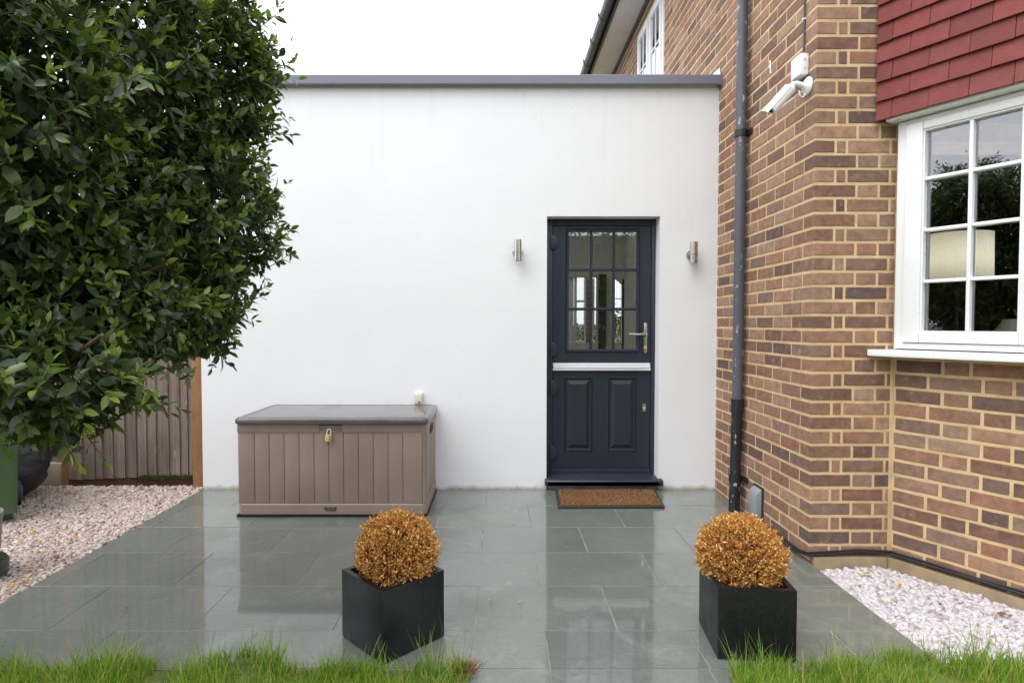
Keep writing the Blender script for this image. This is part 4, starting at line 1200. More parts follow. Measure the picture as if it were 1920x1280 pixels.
# ------------------------------------------------------------------ planters and clipped balls
def planter(cx, cy, s, h, rz, label, ball_label, ball_c, ball_r, seed):
    pt = thing('planter', (cx, cy, 0), label, 'planter', 'square black planters on the patio')
    mt = Matrix.Translation((cx, cy, 0)) @ Matrix.Rotation(rz, 4, 'Z')
    a, b_ = s / 2, s / 2 - 0.022
    m = MB()
    rg = lambda q, z: [mt @ Vector(v) for v in ((-q, -q, z), (q, -q, z), (q, q, z), (-q, q, z))]
    m.loft([rg(a, 0.003), rg(a, h), rg(b_, h), rg(b_, h - 0.06)], caps=False)
    m.f.append((0, 1, 2, 3)); m.f.append((12, 13, 14, 15))
    m.build('pot', 'planter', pt, bevel=0.003)
    MB().loft([rg(b_ - .001, h - .058), rg(b_ - .001, h - 0.03)]).build('soil', 'soil', pt)
    bt = thing('box_ball', (ball_c[0], ball_c[1], h - 0.03), ball_label, 'shrub', 'dead clipped box balls')
    rr = random.Random(seed)
    mats = []
    c = np.array(ball_c)
    tw = MB()
    ph = [rr.uniform(0, 6.28) for _ in range(6)]
    def rad(d):
        return ball_r * (0.99 + 0.10 * noise.noise(Vector(d) * 2.1 + Vector(ph[:3])) + 0.09 * noise.noise(Vector(d) * 5.0 + Vector(ph[3:])))
    for k in range(4200):
        z = rr.uniform(-0.92, 1); an = rr.uniform(0, 6.2832); q = math.sqrt(1 - z * z)
        d = np.array((q * math.cos(an), q * math.sin(an), z))
        R_ = rad(d) * rr.uniform(0.82, 1.02) * (1.0 + (rr.uniform(.02, .07) if rr.random() < 0.10 else 0))
        if noise.noise(Vector(d) * 7.0 + Vector(ph[1:4])) < -0.30: continue
        tip = c + d * R_ * np.array((1.03, 1.03, 0.95))
        if tip[2] < h - 0.05:
            continue
        ax = d + np.array([rr.gauss(0, .3) for _ in range(3)]) + np.array((0, 0, .35))
        ax /= np.linalg.norm(ax)
        base = tip - ax * rr.uniform(.03, .05)
        if k % 3 == 0:
            tw.tube([base - ax * .03, tip], 0.0011, 3)
        for j in range(6):
            f = 0.25 + 0.75 * j / 5
            p = base + (tip - base) * f
            ld = ax * rr.uniform(.7, 1.2) + np.array([rr.gauss(0, .55) for _ in range(3)]) + np.array((0, 0, .15))
            mats.append(frame_from(ld, [rr.gauss(0, 1) for _ in range(3)], rr.triangular(.006, .019, .0125), p))
    lf = ([(0, 0, 0), (-.22, .5, .10), (.22, .5, .10), (0, 1, -.08), (0, .5, 0)], [(0, 4, 1), (0, 2, 4), (1, 4, 3), (4, 2, 3)])
    tag(cloud('foliage', 'dead', lf, mats, bt, smooth=False), kind='stuff')
    tw.tube([(ball_c[0], ball_c[1], h - .04), (ball_c[0] + .01, ball_c[1], ball_c[2])], [0.012, 0.006], 8)
    tag(tw.build('twigs', 'bark', bt), kind='stuff')
    # dark woody heart so the ball is not see-through
    core = MB().lathe([(0.001, -.8), (.55, -.62), (.78, -.2), (.8, .2), (.55, .6), (.001, .8)], (0, 0, 0), 14, Matrix.Translation(ball_c) @ Matrix.Scale(ball_r * 0.80, 4))
    core.build('inner_twig_mass', plain('dry_twig', srgb(96, 62, 32), 0.9, var=0.5, nscale=90), bt, smooth=True)
planter(-0.420, 2.362, 0.291, 0.273, R(44.5), 'square black stone planter turned corner-on, left of the path', 'golden dead clipped box ball in the corner-on planter', (-0.402, 2.372, 0.347), 0.162, 5)
planter(0.978, 2.326, 0.284, 0.272, R(-5), 'square black stone planter facing square to the lawn near the white gravel', 'golden dead clipped box ball in the planter near the brick wall', (0.972, 2.352, 0.338), 0.164, 9)

# ------------------------------------------------------------------ gravel
def ico(seed):
    rr = random.Random(seed)
    ph = (1 + 5 ** .5) / 2
    vs = [(-1, ph, 0), (1, ph, 0), (-1, -ph, 0), (1, -ph, 0), (0, -1, ph), (0, 1, ph), (0, -1, -ph), (0, 1, -ph), (ph, 0, -1), (ph, 0, 1), (-ph, 0, -1), (-ph, 0, 1)]
    vs = [tuple(c / 1.9 * rr.uniform(.72, 1.15) for c in v) for v in vs]
    fs = [(0, 11, 5), (0, 5, 1), (0, 1, 7), (0, 7, 10), (0, 10, 11), (1, 5, 9), (5, 11, 4), (11, 10, 2), (10, 7, 6), (7, 1, 8), (3, 9, 4), (3, 4, 2), (3, 2, 6), (3, 6, 8), (3, 8, 9), (4, 9, 5), (2, 4, 11), (6, 2, 10), (8, 6, 7), (9, 8, 1)]
    return vs, fs
def gravel(name, mat, label, inside, bounds, n, size, zf, seed):
    rr = np.random.default_rng(seed)
    x0, x1, y0, y1 = bounds
    mats = []
    while len(mats) < n:
        x, y = rr.uniform(x0, x1), rr.uniform(y0, y1)
        if not inside(x, y):
            continue
        s = size * rr.uniform(0.55, 1.25)
        ax = rr.normal(size=3) * (0.45, 0.45, 0.2) + (0, 0, 1)
        yv = rr.normal(size=3) * (1, 1, .25)
        F = frame_from(yv, ax, 1, (x, y, zf(x, y) + rr.uniform(-.006, .008)))
        F[:, 0] *= s * rr.uniform(.35, .6); F[:, 1] *= s * rr.uniform(.5, .75); F[:, 2] *= s * rr.uniform(.25, .42)
        mats.append(F)
    # four shapes in one object
    v4, f4 = [], []
    me_parts = [ico(seed + k) for k in range(4)]
    objs = []
    allV, allL, allS, off = [], [], [], 0
    for k in range(4):
        A = np.array(mats[k::4]); tv, tf = me_parts[k]; tv = np.array(tv)
        V = np.einsum('kij,nj->kni', A[:, :, :3], tv) + A[:, None, :, 3]
        idx = np.array(tf).ravel()[None, :] + (np.arange(len(A)) * 12)[:, None] + off
        allV.append(V.reshape(-1, 3)); allL.append(idx.ravel()); off += len(A) * 12
    V = np.concatenate(allV); L = np.concatenate(allL)
    me = bpy.data.meshes.new(name)
    me.vertices.add(len(V)); me.vertices.foreach_set('co', V.ravel())
    me.loops.add(len(L)); me.loops.foreach_set('vertex_index', L.astype(np.int32))
    me.polygons.add(len(L) // 3); me.polygons.foreach_set('loop_start', np.arange(0, len(L), 3).astype(np.int32))
    me.update(calc_edges=True)
    me.materials.append(M[mat])
    return tag(link(name, me), label, 'gravel', kind='stuff')
MB().add([(-4.6, 1.6, -0.030), (-2.24, 1.6, -0.030), (-2.24, 4.66, -0.030), (-4.6, 4.66, -0.030)], [(0, 1, 2, 3)]).build('gravel_bed', 'soil')['kind'] = 'structure'
MB().add([(1.646, 1.6, -0.062), (3.2, 1.6, -0.062), (3.2, 3.12, -0.062), (1.646, 3.12, -0.062)], [(0, 1, 2, 3)]).build('gravel_bed', 'soil')['kind'] = 'structure'
gravel('pinkish_gravel', 'pink_stone', 'pinkish beige gravel between the fence and the patio', lambda x, y: x < -2.245 + (0.02 if y < 3.2 else 0) and x > -0.90 * y - 0.25, (-4.4, -2.24, 2.1, 4.60), 23000, 0.0245, lambda x, y: -0.012, 3)
def in_white(x, y):
    if x < 1.655 or y > 3.09: return False
    d = (x - XB) * N.x + (y - YC) * N.y
    return d > 0.036
gravel('white_gravel', 'white_stone', 'bright white gravel bed below the bay window', in_white, (1.65, 2.75, 1.75, 3.09), 10500, 0.031, lambda x, y: -0.040 + 0.012 * math.sin(x * 9) * math.cos(y * 7), 8)

# ------------------------------------------------------------------ lawn and grass
def lawn_edge(x):
    return 2.150 + 0.028 * math.sin(x * 5.1) + 0.02 * math.sin(x * 13 + 1) + (0.035 if -0.8 < x < -0.3 else 0) * -1
lw = MB()
for x0, x1 in ((-4.0, -0.10), (0.82, 4.0)):
    xs = [x0 + (x1 - x0) * k / 40 for k in range(41)]
    for a, b_ in zip(xs[:-1], xs[1:]):
        lw.add([(a, -6, 0.012), (b_, -6, 0.012), (b_, lawn_edge(b_) - .03, 0.008), (a, lawn_edge(a) - .03, 0.008)], [(0, 1, 2, 3)])
lw.add([(-0.10, -6, 0.012), (0.82, -6, 0.012), (0.82, 0.6, 0.012), (-0.10, 0.6, 0.012)], [(0, 1, 2, 3)])
tag(lw.build('lawn', 'lawn_soil'), kind='structure')
gm = []
rr = np.random.default_rng(21)
while len(gm) < 38000:
    x = rr.uniform(-2.9, 2.7)
    if -0.11 < x < 0.83:
        continue
    depth = rr.random() ** 1.6
    y = lawn_edge(x) - depth * 0.62 + rr.normal() * 0.008
    if x < -0.12 and x > -0.22 and rr.random() < 0.4: continue
    if abs(x + 0.416) + abs(y - 2.362) < 0.21: continue
    if abs(x - 0.978) < 0.15 and abs(y - 2.326) < 0.15: continue
    clump = 0.62 + 0.5 * noise.noise(Vector((x * 5.5, y * 5.5, 3.1))) + 0.25 * noise.noise(Vector((x * 17, y * 17, 1.1)))
    if clump < 0.28 + 0.35 * rr.random(): continue
    hgt = max(0.02, 0.046 * (0.35 + clump) * rr.uniform(0.5, 1.4)) * (rr.uniform(1.6, 3.0) if rr.random() < 0.12 + 0.14 * (clump > 0.75) else 1)
    lean = rr.normal(size=2) * 0.32
    d = np.array((lean[0], lean[1], 1.0))
    F = frame_from(d, (rr.normal(), rr.normal(), 0.05), 1, (x, y, 0.006))
    F[:, 0] *= rr.uniform(0.0016, 0.0031); F[:, 1] *= hgt; F[:, 2] *= hgt * rr.uniform(-.2, 1.1)
    gm.append(F)
blade = ([(-.5, 0, 0), (.5, 0, 0), (-.45, .4, .03), (.45, .4, .03), (-.3, .75, .12), (.3, .75, .12), (0, 1, .26)], [(0, 1, 3, 2), (2, 3, 5, 4), (4, 5, 6)])
dm_ = []
for k in range(420):
    a = rr.uniform(0, 6.28); q = abs(rr.normal()) * 0.028
    F = frame_from((math.cos(a) * 1.3, math.sin(a) * 1.3, 0.7 + rr.random()), (rr.normal(), rr.normal(), .2), 1, (-0.125 + q * math.cos(a), 2.115 + q * math.sin(a), 0.006))
    F[:, 0] *= 0.0022; F[:, 1] *= rr.uniform(.02, .05); F[:, 2] *= 0.03
    dm_.append(F)
tag(cloud('dry_tuft', 'coir', blade, dm_), 'dry brown tuft at the end of the lawn beside the planter', 'grass tuft')
tag(cloud('grass', 'grass', blade, gm), 'uneven green grass along the front edge of the patio', 'grass', kind='stuff')

# ------------------------------------------------------------------ fence
YF = 4.60
fe = thing('fence', (-2.9, YF, 0), 'weathered vertical board fence with orange brown posts beside the white wall', 'fence')
MB().box(-2.350, -2.262, YF - 0.035, YF + 0.05, -0.06, 1.84).build('post', 'post', fe, bevel=0.004)
MB().box(-3.395, -3.335, YF + 0.01, YF + 0.09, -0.06, 1.84).build('post', 'post', fe, bevel=0.004)
x = -3.334
widths = [0.112, 0.098, 0.066, 0.082, 0.092, 0.090, 0.080, 0.078, 0.098, 0.086, 0.062, 0.048]
tot = sum(widths); widths = [w_ * 0.982 / tot for w_ in widths]
def board(x, w_, z0, z1, yy, par):
    tilt = random.uniform(0.006, 0.014)
    m = MB().prism([(x, yy + .002, z0), (x + w_ - .001, yy - tilt, z0), (x + w_ - .001, yy + .010, z0), (x, yy + .008, z0)], (random.uniform(-.002, .002), 0, z1 - z0))
    m.build('board', 'fence', par, bevel=0.0015, seg=1)
for i, w_ in enumerate(widths):
    board(x, w_, 0.045 + 0.035 * (i / 11), 1.80 + random.uniform(-.006, .006), YF, fe)
    x += w_
MB().box(-3.33, -2.352, YF + 0.0135, YF + 0.05, 0.4, 0.47).build('rail', 'fence', fe)
MB().box(-3.33, -2.352, YF + 0.0135, YF + 0.05, 1.4, 1.47).build('rail', 'fence', fe)
MB().box(-3.334, -2.352, YF + 0.004, YF + 0.03, -0.06, 0.072).build('kick_board', 'walnut', fe)
MB().box(-5.6, -3.396, YF + 0.03, YF + 0.08, -0.06, 0.165).build('gravel_board', 'pale_concrete', fe, bevel=0.004)
x = -5.6
while x < -3.46:
    w_ = random.uniform(.085, .105)
    board(x, min(w_, -3.397 - x), 0.17, 1.80, YF + 0.05, fe)
    x += w_
mm_ = []
for k in range(900):
    x = random.uniform(-2.78, -2.355)
    mm_.append(frame_from((random.gauss(0, .5), -1 + random.gauss(0, .5), random.gauss(0.3, .6)), (0, 0, 1), random.uniform(.008, .016), (x, YF - .004 + random.uniform(-.01, .004), random.uniform(0.055, 0.085))))
tf = ([(-.25, 0, 0), (.25, 0, 0), (0, 1, 0)], [(0, 1, 2)])
tag(cloud('moss', 'moss', tf, mm_, fe), kind='stuff')

# ------------------------------------------------------------------ wheelie bin and bag
wb_ = thing('wheelie_bin', (-3.37, 3.83, 0), 'green wheelie bin at the left edge in front of the black bag', 'bin')
BM = Matrix.Translation((-3.37, 3.80, 0)) @ Matrix.Rotation(R(40), 4, 'Z')
def brect(w_, y0, y1, z): return [BM @ Vector(q) for q in rounded_rect(-w_, w_, y0, y1, 0.035, z, 4)]
MB().loft([brect(.195, -.15, .21, -0.012), brect(.20, -.16, .215, 0.19)]).build('base', 'bin', wb_, smooth=True, angle=50)
MB().loft([brect(.215, -.255, .22, 0.06), brect(.235, -.27, .25, 0.78), brect(.248, -.285, .262, 0.80), brect(.248, -.285, .262, 0.83)]).build('body', 'bin', wb_, smooth=True, angle=50)
for xx in (-.12, 0, .12):
    MB().tube([BM @ Vector((xx, -.25, 0.12)), BM @ Vector((xx, -.27, 0.77))], 0.011, 8).build('rib', 'bin', wb_, smooth=True)
MB().loft([brect(.268, -.30, .285, 0.832), brect(.275, -.305, .29, 0.845), brect(.268, -.30, .285, 0.872), brect(.2, -.22, .2, 0.91)]).build('lid', 'bin_lid', wb_, smooth=True, angle=40)
MB().tube([BM @ Vector(q) for q in ((-.22, .27, .80), (-.22, .34, .83), (.22, .34, .83), (.22, .27, .80))], 0.014, 10).build('handle', 'bin', wb_, smooth=True)
for xx in (-.245, .195):
    mm = BM @ Matrix.Translation((xx, 0.235, 0.088)) @ Matrix.Rotation(R(90), 4, 'Y')
    wh = MB().lathe([(0.06, 0), (0.092, 0.004), (0.098, 0.014), (0.098, 0.040), (0.092, 0.05), (0.06, 0.052)], (0, 0, 0), 28, mm).build('wheel', 'rubber', wb_, smooth=True)
    MB().lathe([(0.02, 0), (0.055, -0.001), (0.055, 0.056), (0.02, 0.058)], (0, 0, 0), 20, mm).build('hub', 'grey_metal', wh, smooth=True)
MB().tube([BM @ Vector((-.2, .235, .088)), BM @ Vector((.2, .235, .088))], 0.012, 8).build('axle', 'black_plastic', wb_)

gp = thing('pot_stand_in', (-2.625, 2.90, -0.01), 'grey pot-shaped stand-in on dark green saucer cut by the left edge of the picture', 'pot')  # pot shape stands in for a round object not made out
MB().lathe([(0.13, 0), (0.17, 0.02), (0.175, 0.075), (0.165, 0.09), (0.12, 0.09)], (-2.625, 2.90, -0.012), 36).build('saucer', plain('dark_green_plastic', srgb(46, 62, 50), 0.4), gp, smooth=True, angle=40)
MB().lathe([(0.12, 0), (0.14, 0.05), (0.15, 0.20), (0.155, 0.21), (0.155, 0.235), (0.14, 0.235), (0.135, 0.19), (0.02, 0.19)], (-2.625, 2.90, 0.079), 36).build('pot_body', plain('grey_pot_plastic', srgb(116, 112, 112), 0.5), gp, smooth=True, angle=40)

bgv, bgf = [], []
nu, nv = 56, 36
for j in range(nv + 1):
    f = j / nv
    for i in range(nu):
        a = 2 * math.pi * i / nu
        ph_ = math.pi * f
        r0 = math.sin(ph_) ** 0.75
        z = -math.cos(ph_)
        fold = 0.05 * noise.noise(Vector((math.cos(a) * 2, math.sin(a) * 2, z * 2))) + 0.035 * abs(noise.noise(Vector((a * 2.2, z * 5, 2)))) + 0.02 * math.sin(a * 9 + z * 4) * max(0, z)
        neck = 1 - 0.55 * max(0, z - 0.35) / 0.65
        rx = (0.37 * neck + fold) * r0
        zz_ = 0.265 + z * 0.27 + 0.03 * noise.noise(Vector((a, z, 7)))
        bgv.append((-3.63 + rx * math.cos(a), 4.24 + rx * 0.80 * math.sin(a), max(0.002, zz_)))
for j in range(nv):
    for i in range(nu):
        bgf.append((j * nu + i, j * nu + (i + 1) % nu, (j + 1) * nu + (i + 1) % nu, (j + 1) * nu + i))
bag = thing('rubbish_bag', (-3.63, 4.24, 0), 'full black rubbish bag on gravel behind the green bin', 'rubbish bag')
MB().add(bgv, bgf).build('bag_skin', 'bag', bag, smooth=True, angle=80)
MB().tube([(-3.63, 4.24, 0.52), (-3.635, 4.24, 0.56), (-3.62, 4.23, 0.60), (-3.59, 4.22, 0.64)], [0.06, 0.022, 0.03, 0.055], 12).build('knot', 'bag', bag, smooth=True)

# ------------------------------------------------------------------ evergreen tree on the left
tree = thing('evergreen_tree', (-2.12, 2.0, 0), 'large glossy evergreen viburnum tree filling the upper left corner', 'tree')
LUMPS = [((-1.66, 2.05, 2.12), (.76, .78, .70)), ((-1.20, 2.28, 1.70), (.34, .45, .36)), ((-1.20, 2.32, 2.22), (.36, .45, .40)),
         ((-1.19, 2.26, 1.36), (.25, .33, .26)), ((-1.48, 1.88, 1.55), (.50, .55, .46)), ((-1.13, 1.50, 1.13), (.25, .26, .17)),
         ((-1.16, 1.78, 1.36), (.25, .3, .20)), ((-1.9, 2.5, 1.75), (.7, .6, .5)), ((-1.27, 1.50, 1.75), (.3, .3, .4)), ((-1.45, 1.66, 1.34), (.34, .30, .22)),
         ((-2.35, 1.9, 1.9), (.6, .8, .7))]
rt_ = random.Random(4)
LEAF = ([(0, 0, 0), (-.10, .10, .02), (.10, .10, .02), (-.215, .36, .05), (0, .34, -.012), (.215, .36, .05), (-.185, .66, .02), (0, .66, -.03), (.185, .66, .02), (0, 1.0, -.11)],
        [(0, 4, 3, 1), (0, 2, 5, 4), (3, 4, 7, 6), (4, 5, 8, 7), (6, 7, 9), (7, 8, 9)])
leaf_F, leaf_T, leaf_out = [], [], []
twig = MB()
shoot_tips = []
def rv(s=1.0):
    return np.array([rt_.gauss(0, s) for _ in range(3)])
def inside_other(p, me_i, k):
    for i, (c, s) in enumerate(LUMPS):
        if i != me_i and sum(((p[j] - c[j]) / (s[j] * k)) ** 2 for j in range(3)) < 1:
            return True
    return False
def add_leaf(p, d, up, size, tone, outer):
    leaf_F.append(frame_from(d, up, size, p)); leaf_T.append(tone); leaf_out.append(outer)
for i, (c, s) in enumerate(LUMPS):
    c = np.array(c); s = np.array(s)
    area = 4 * math.pi * ((s[0] * s[1]) ** 1.6 / 3 + (s[0] * s[2]) ** 1.6 / 3 + (s[1] * s[2]) ** 1.6 / 3) ** (1 / 1.6)
    n = int(area * 420)
    for k in range(n):
        q = rv(); q /= np.linalg.norm(q)
        lump_n = 1 + 0.26 * noise.noise(Vector(c + q * s) * 3.6) + 0.20 * noise.noise(Vector(c + q * s) * 8.0)
        tip = c + q * s * lump_n * rt_.uniform(0.80, 1.0)
        if tip[2] > 3.1 and rt_.random() < 0.5: continue
        if inside_other(tip, i, 0.78): continue
        if q[1] > 0.55 and rt_.random() < 0.5: continue          # thinner behind
        if -1.3 < tip[0] * 1 and tip[1] < 0.9: continue
        nrm = q / s; nrm /= np.linalg.norm(nrm)
        ax = nrm + np.array((0, 0, 0.28)) + rv(0.30); ax /= np.linalg.norm(ax)
        L = rt_.uniform(.055, .12)
        if rt_.random() < 0.13: L *= 1.7; tip = tip + ax * rt_.uniform(0.04, 0.11)
        base = tip - ax * L
        young = rt_.random() < 0.42
        pairs = rt_.choice((3, 4, 4, 5))
        perp = np.cross(ax, rv()); perp /= np.linalg.norm(perp)
        perp2 = np.cross(ax, perp)
        if k % 2 == 0:
            twig.tube([base - ax * 0.03, tip], [0.0022, 0.0012], 4)
        for j in range(pairs):
            f = (j + 0.6) / pairs
            p = base + (tip - base) * f
            sd_ = perp if j % 2 == 0 else perp2
            for sg in (-1, 1):
                fwd = 0.35 + 0.55 * f
                d = sd_ * sg + ax * fwd + rv(0.22) + np.array((0, 0, -0.10 if not young else 0.1))
                upv = ax * 0.8 + np.array((0, 0, 1.0)) + rv(0.35)
                size = rt_.triangular(.026, .070, .047) * (1.0 if f < 0.8 else 0.68)
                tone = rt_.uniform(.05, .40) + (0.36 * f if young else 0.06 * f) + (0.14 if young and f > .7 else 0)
                add_leaf(p, d, upv, size, tone, nrm)
        add_leaf(tip, ax + rv(.15), rv(), rt_.uniform(.022, .04), (0.62 if young else 0.35) + rt_.uniform(0, .2), nrm)
        shoot_tips.append((tip, ax, young, nrm))
    for k in range(int(area * 330)):                          # leaves deeper inside, shade put into their darker tone
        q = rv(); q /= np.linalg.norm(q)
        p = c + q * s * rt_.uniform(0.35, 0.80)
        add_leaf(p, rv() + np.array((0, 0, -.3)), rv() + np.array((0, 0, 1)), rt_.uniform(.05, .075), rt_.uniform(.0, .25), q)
leaf_F = np.array(leaf_F); leaf_T = np.array(leaf_T)
# which single leaves show largest
score = np.zeros(len(leaf_F))
for i, F in enumerate(leaf_F):
    p = F[:, 3]
    pp = project(p)
    if pp is None or not (0 < pp[0] < 620 and 0 < pp[1] < 900): continue
    to_cam = np.array((0, 0, 1.258)) - p; to_cam /= np.linalg.norm(to_cam)
    if np.dot(leaf_out[i], to_cam) < 0.35: continue
    nz = F[:, 2] / np.linalg.norm(F[:, 2])
    score[i] = np.linalg.norm(F[:, 1]) / pp[2] * (0.25 + abs(nz @ to_cam)) * rt_.uniform(.7, 1.3)
order = np.argsort(-score)[:300]
mask = np.ones(len(leaf_F), bool); mask[order] = False
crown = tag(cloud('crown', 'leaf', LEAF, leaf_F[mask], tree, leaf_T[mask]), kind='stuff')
lm = []
for tv in (0.12, 0.30, 0.50, 0.72):
    me = bpy.data.meshes.new('leaf')
    me.from_pydata(LEAF[0], [], LEAF[1])
    for pg in me.polygons: pg.use_smooth = True
    at = me.attributes.new('tone', 'FLOAT', 'POINT'); at.data.foreach_set('value', [tv] * len(LEAF[0]))
    me.materials.append(M['leaf']); lm.append(me)
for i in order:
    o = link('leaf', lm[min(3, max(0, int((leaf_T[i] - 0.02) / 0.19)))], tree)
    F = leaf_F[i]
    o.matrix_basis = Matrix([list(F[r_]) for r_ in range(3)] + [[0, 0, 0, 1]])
tag(twig.build('twigs', plain('green_twig', srgb(92, 92, 52), 0.7), tree), kind='stuff')
# buds
bu = MB()
for k in range(46):
    a, z = k * 2.4, (k % 9) / 9
    rr_ = 0.018 * math.sqrt((k + 1) / 46)
    p = Vector((rr_ * math.cos(a), rr_ * math.sin(a), 0.012 + 0.006 * z))
    bu.add([p + Vector(v) * 0.0026 for v in ((1, 0, 0), (0, 1, 0), (-1, 0, 0), (0, -1, 0), (0, 0, 1), (0, 0, -1))], [(0, 1, 4), (1, 2, 4), (2, 3, 4), (3, 0, 4), (1, 0, 5), (2, 1, 5), (3, 2, 5), (0, 3, 5)])
    if k % 4 == 0:
        bu.tube([(0, 0, -.012), p], 0.0008, 3)
bud_me = bu.mesh('flower_head', 'bud')
vis = [t_ for t_ in shoot_tips if np.dot(t_[3], np.array((0, 0, 1.258)) - t_[0]) > 0.3]
rt_.shuffle(vis)
for tip, ax, yg, nr in vis[:46]:
    o = link('flower_head', bud_me, tree)
    F = frame_from(np.cross(ax, (0.3, 0.2, 0.9)), ax, rt_.uniform(.5, .95), tip + ax * 0.010)
    o.matrix_basis = Matrix([list(F[r_]) for r_ in range(3)] + [[0, 0, 0, 1]])
au_me = bpy.data.meshes.new('autumn_leaf'); au_me.from_pydata(LEAF[0], [], LEAF[1]); au_me.materials.append(plain('orange_leaf', srgb(206, 130, 50), 0.5, var=0.25, nscale=40))
for tip, ax, yg, nr in vis[60:78]:
    o = link('autumn_leaf', au_me, tree)
    F = frame_from(rv(), rv(), rt_.uniform(.03, .05), tip - ax * 0.05)
    o.matrix_basis = Matrix([list(F[r_]) for r_ in range(3)] + [[0, 0, 0, 1]])
tk = MB()
tk.tube([(-2.12, 2.0, -0.08), (-2.10, 2.0, 0.3), (-2.04, 2.02, 0.8), (-1.95, 2.03, 1.3), (-1.85, 2.05, 1.9), (-1.75, 2.05, 2.5)], [0.085, 0.07, 0.06, 0.052, 0.036, 0.016], 12)
tk.build('trunk', 'bark', tree, smooth=True)
for (c, s) in LUMPS[1:]:
    z0_ = max(0.45, min(1.7, c[2] - 0.5)); fx = z0_ / 2.5
    st = Vector((-2.12 + 0.25 * fx, 2.02, z0_)); en = Vector(c)
    md = (st + en) / 2 + Vector((0, 0, 0.08)) + Vector(rv(0.03))
    m = MB().tube([st, (st + md) / 2 + Vector(rv(.015)), md, (md + en) / 2 + Vector(rv(.02)), en, en + (en - md) * 0.5], [0.030, 0.024, 0.018, 0.013, 0.009, 0.004], 8)
    for q in range(5):
        e_ = en + Vector(rv(1)).normalized() * (min(s) * 0.8)
        m.tube([md + (en - md) * rt_.uniform(.2, .9), (md + en) / 2 * .4 + e_ * .6 + Vector(rv(.02)), e_], [0.007, 0.005, 0.0025], 5)
    m.build('limb', 'bark', tree, smooth=True)

# ------------------------------------------------------------------ fallen leaves
fl_me = []
for v in range(3):
    rr_ = random.Random(v)
    pts = []
    for k in range(12):
        a = 2 * math.pi * k / 12
        r_ = (1.0 if k % 2 == 0 else 0.62 + 0.2 * rr_.random()) * (0.6 + 0.4 * abs(math.cos(a)))
        pts.append((r_ * math.cos(a) * 0.5, r_ * math.sin(a) * 0.34, 0.10 * rr_.uniform(-1, 1.6)))
    me = bpy.data.meshes.new('fallen_leaf')
    me.from_pydata([(0, 0, 0.02)] + pts, [], [(0, 1 + k, 1 + (k + 1) % 12) for k in range(12)])
    me.materials.append(M['fallen']); fl_me.append(me)
spots = [(-2.52, 3.62, 'g'), (-2.95, 4.18, 'g'), (-2.75, 3.92, 'g'), (-2.46, 3.20, 'g'), (-2.62, 3.38, 'g'), (-2.38, 2.98, 'g'), (-2.33, 3.12, 'g'), (-2.60, 4.22, 'g'), (-2.42, 4.42, 'g'),
         (-2.95, 3.85, 'g'), (-3.0, 4.45, 'g'), (-3.15, 4.40, 'g'), (-2.28, 2.84, 'g'), (-2.36, 2.90, 'g'), (-2.30, 2.78, 'g'), (-2.88, 4.46, 'g'), (-2.70, 4.48, 'g'), (-2.80, 3.55, 'g'), (-2.44, 3.42, 'g'), (-2.5, 2.95, 'g'),
         (-2.13, 3.75, 'p'), (-1.63, 2.58, 'p'), (0.10, 3.70, 'p'), (-0.03, 2.66, 'p'), (0.10, 2.64, 'p'), (1.95, 2.86, 'w'), (2.12, 2.72, 'w'), (1.86, 2.98, 'w'), (2.2, 2.55, 'w')]
ORD = ['', 'second ', 'third ', 'fourth ', 'fifth ', 'sixth ', 'seventh ', 'eighth ', 'ninth ', 'tenth ', 'eleventh ', 'twelfth ', 'thirteenth ', 'fourteenth ', 'fifteenth ', 'sixteenth ', 'seventeenth ', 'eighteenth ', 'nineteenth ', 'twentieth ']
wh = {'g': ('fallen leaf on the pinkish gravel, %snearest to the lawn', 'leaves on the pinkish gravel', 0.012),
      'p': ('small fallen leaf on the wet slate patio, %snearest to the lawn', 'leaves on the wet patio', 0.004),
      'w': ('brown fallen leaf on the white gravel, %snearest to the lawn', 'leaves on the white gravel', -0.012)}
for k in 'gpw':
    lab, grp, z = wh[k]
    for i, (x, y, _) in enumerate(sorted([q for q in spots if q[2] == k], key=lambda q: q[1])):
        o = link('fallen_leaf', fl_me[(i * 7 + ord(k)) % 3])
        tag(o, lab % ORD[i], 'leaf', grp)
        o.location = (x, y, z + 0.008)
        sc = random.uniform(.034, .062) if k != 'p' else random.uniform(.022, .036)
        o.scale = (sc, sc, sc)
        o.rotation_euler = (random.uniform(-.3, .3), random.uniform(-.3, .3), random.uniform(0, 6.28))

# ------------------------------------------------------------------ inside the bay window
tb = thing('sideboard', (2.9, 3.36, 0.03), 'dark wooden sideboard inside the bay window', 'sideboard')
MB().box(2.38, 3.4, 3.17, 3.56, 0.93, 0.97).build('top', 'walnut', tb, bevel=0.004)
MB().box(2.42, 3.36, 3.20, 3.54, 0.13, 0.929).build('carcass', 'walnut', tb)
for xx, yy in ((2.44, 3.22), (3.32, 3.22), (2.44, 3.52), (3.32, 3.52)):
    MB().box(xx - .02, xx + .02, yy - .02, yy + .02, 0.03, 0.129).build('leg', 'walnut', tb)
lp = thing('table_lamp', (2.535, 3.3, 0.97), 'table lamp with cream drum shade behind the bay window', 'lamp')
MB().lathe([(0.160, 0), (0.156, 0.258), (0.154, 0.258), (0.158, 0)], (2.535, 3.3, 1.490), 40).build('shade', 'shade', lp, smooth=True, angle=60)
MB().lathe([(0.06, 0), (0.06, 0.015), (0.013, 0.03), (0.011, 0.3), (0.009, 0.6)], (2.535, 3.3, 0.971), 24).build('base', 'walnut', lp, smooth=True)
bulb_d = bpy.data.lights.new('bulb', 'POINT'); bulb_d.energy = 1.3; bulb_d.color = (1.0, 0.97, 0.91); bulb_d.shadow_soft_size = 0.03
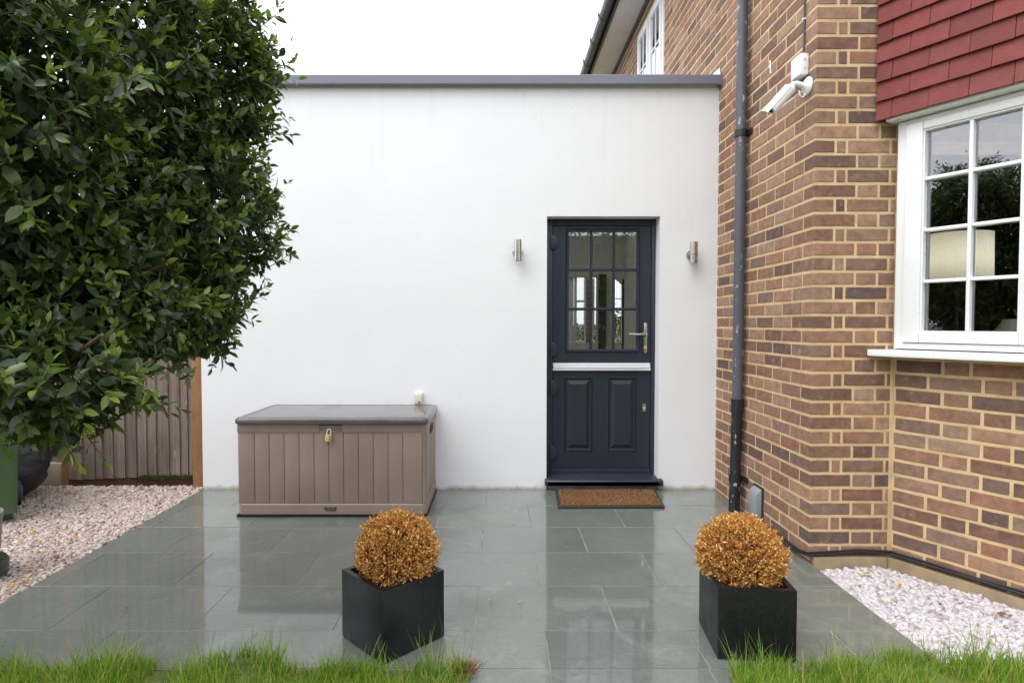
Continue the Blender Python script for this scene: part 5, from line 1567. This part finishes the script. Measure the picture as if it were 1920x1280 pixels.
bulb = bpy.data.objects.new('bulb', bulb_d); col.objects.link(bulb); bulb.location = (2.535, 3.3, 1.62)     # the lamp is switched on
vs_ = thing('round_vase', (2.875, 3.32, 0.97), 'round cream vase at the right edge behind the bay window', 'vase')
MB().lathe([(0.05, 0), (0.10, 0.06), (0.125, 0.14), (0.11, 0.22), (0.06, 0.285), (0.05, 0.31), (0.045, 0.30)], (2.875, 3.32, 0.971), 28).build('vase_body', 'pvc_old', vs_, smooth=True)
hp_ = thing('house_plant', (2.45, 3.45, 0.97), 'spiky dark leaved house plant inside the bay window', 'plant')
MB().lathe([(0.05, 0), (0.07, 0.11), (0.062, 0.11), (0.045, 0.02)], (2.45, 3.45, 0.971), 20).build('pot', 'rubber', hp_, smooth=True)
for k in range(14):
    a = k * 2.4; e_ = 0.4 + 0.05 * (k % 5)
    pts = [Vector((2.45, 3.45, 1.05)) + Vector((math.cos(a) * f * .24, math.sin(a) * f * .18, e_ * f - 0.25 * f * f)) for f in (0, .3, .6, .85, 1)]
    MB().tube(pts, [0.005, 0.009, 0.008, 0.005, 0.001], 5).build('blade', 'leaf', hp_, smooth=True)

# ------------------------------------------------------------------ garden seen through the extension
def shrub(name, c, r, n, label, size=0.06):
    s_ = thing(name, (c[0], c[1], 0), label, 'shrub')
    mats = []
    for k in range(n):
        q = rv(); q /= np.linalg.norm(q)
        p = np.array(c) + q * np.array(r) * rt_.uniform(.6, 1.05)
        if p[2] < 0: continue
        mats.append(frame_from(q + rv(.5), rv(), size * rt_.uniform(.7, 1.3), p))
    tag(cloud('foliage', 'hedge', LEAF, mats, s_), kind='stuff')
    MB().tube([(c[0], c[1], -.08), (c[0], c[1], c[2])], [0.03, 0.01], 8).build('stem', 'bark', s_)
shrub('garden_shrub', (1.10, 8.9, 0.75), (0.5, 0.4, 0.48), 1500, 'green shrub seen through the left door panes')
shrub('garden_shrub', (1.85, 9.3, 0.85), (0.35, 0.5, 0.65), 1500, 'green shrub seen through the arched opening behind the door')
MB().add([(-6, 7.52, -0.07), (6, 7.52, -0.07), (6, 40, -0.07), (-6, 40, -0.07)], [(0, 1, 2, 3)]).build('garden_lawn', plain('garden_grass', srgb(98, 122, 58), 0.9, var=0.25, nscale=14))['kind'] = 'structure'

# tall hedge across the front garden, behind the photographer: it shows as a reflection in the door glass
hd = thing('garden_hedge', (0, -7.5, 0), 'tall green hedge opposite the house, mirrored in the door glass', 'hedge')
mats = []
rh = random.Random(33)
for k in range(9000):
    x = rh.uniform(-7, 8); top = 4.3 + 0.9 * noise.noise(Vector((x * 0.6, 0, 0)))
    z = rh.uniform(0, 1) ** 0.8 * top
    y = -7.1 - abs(rh.gauss(0, .25)) + 0.35 * noise.noise(Vector((x, z, 5)))
    mats.append(frame_from((rh.gauss(0, .6), 1 + rh.gauss(0, .5), rh.gauss(.2, .6)), (rh.gauss(0, 1), rh.gauss(0, 1), rh.gauss(.5, 1)), rh.uniform(.12, .22), (x, y, z)))
tag(cloud('foliage', 'hedge', LEAF, mats, hd), kind='stuff')
hb = MB().box(-7, 8, -8.2, -7.45, -0.08, 3.7)
hb.build('branch_mass', 'bark', hd)
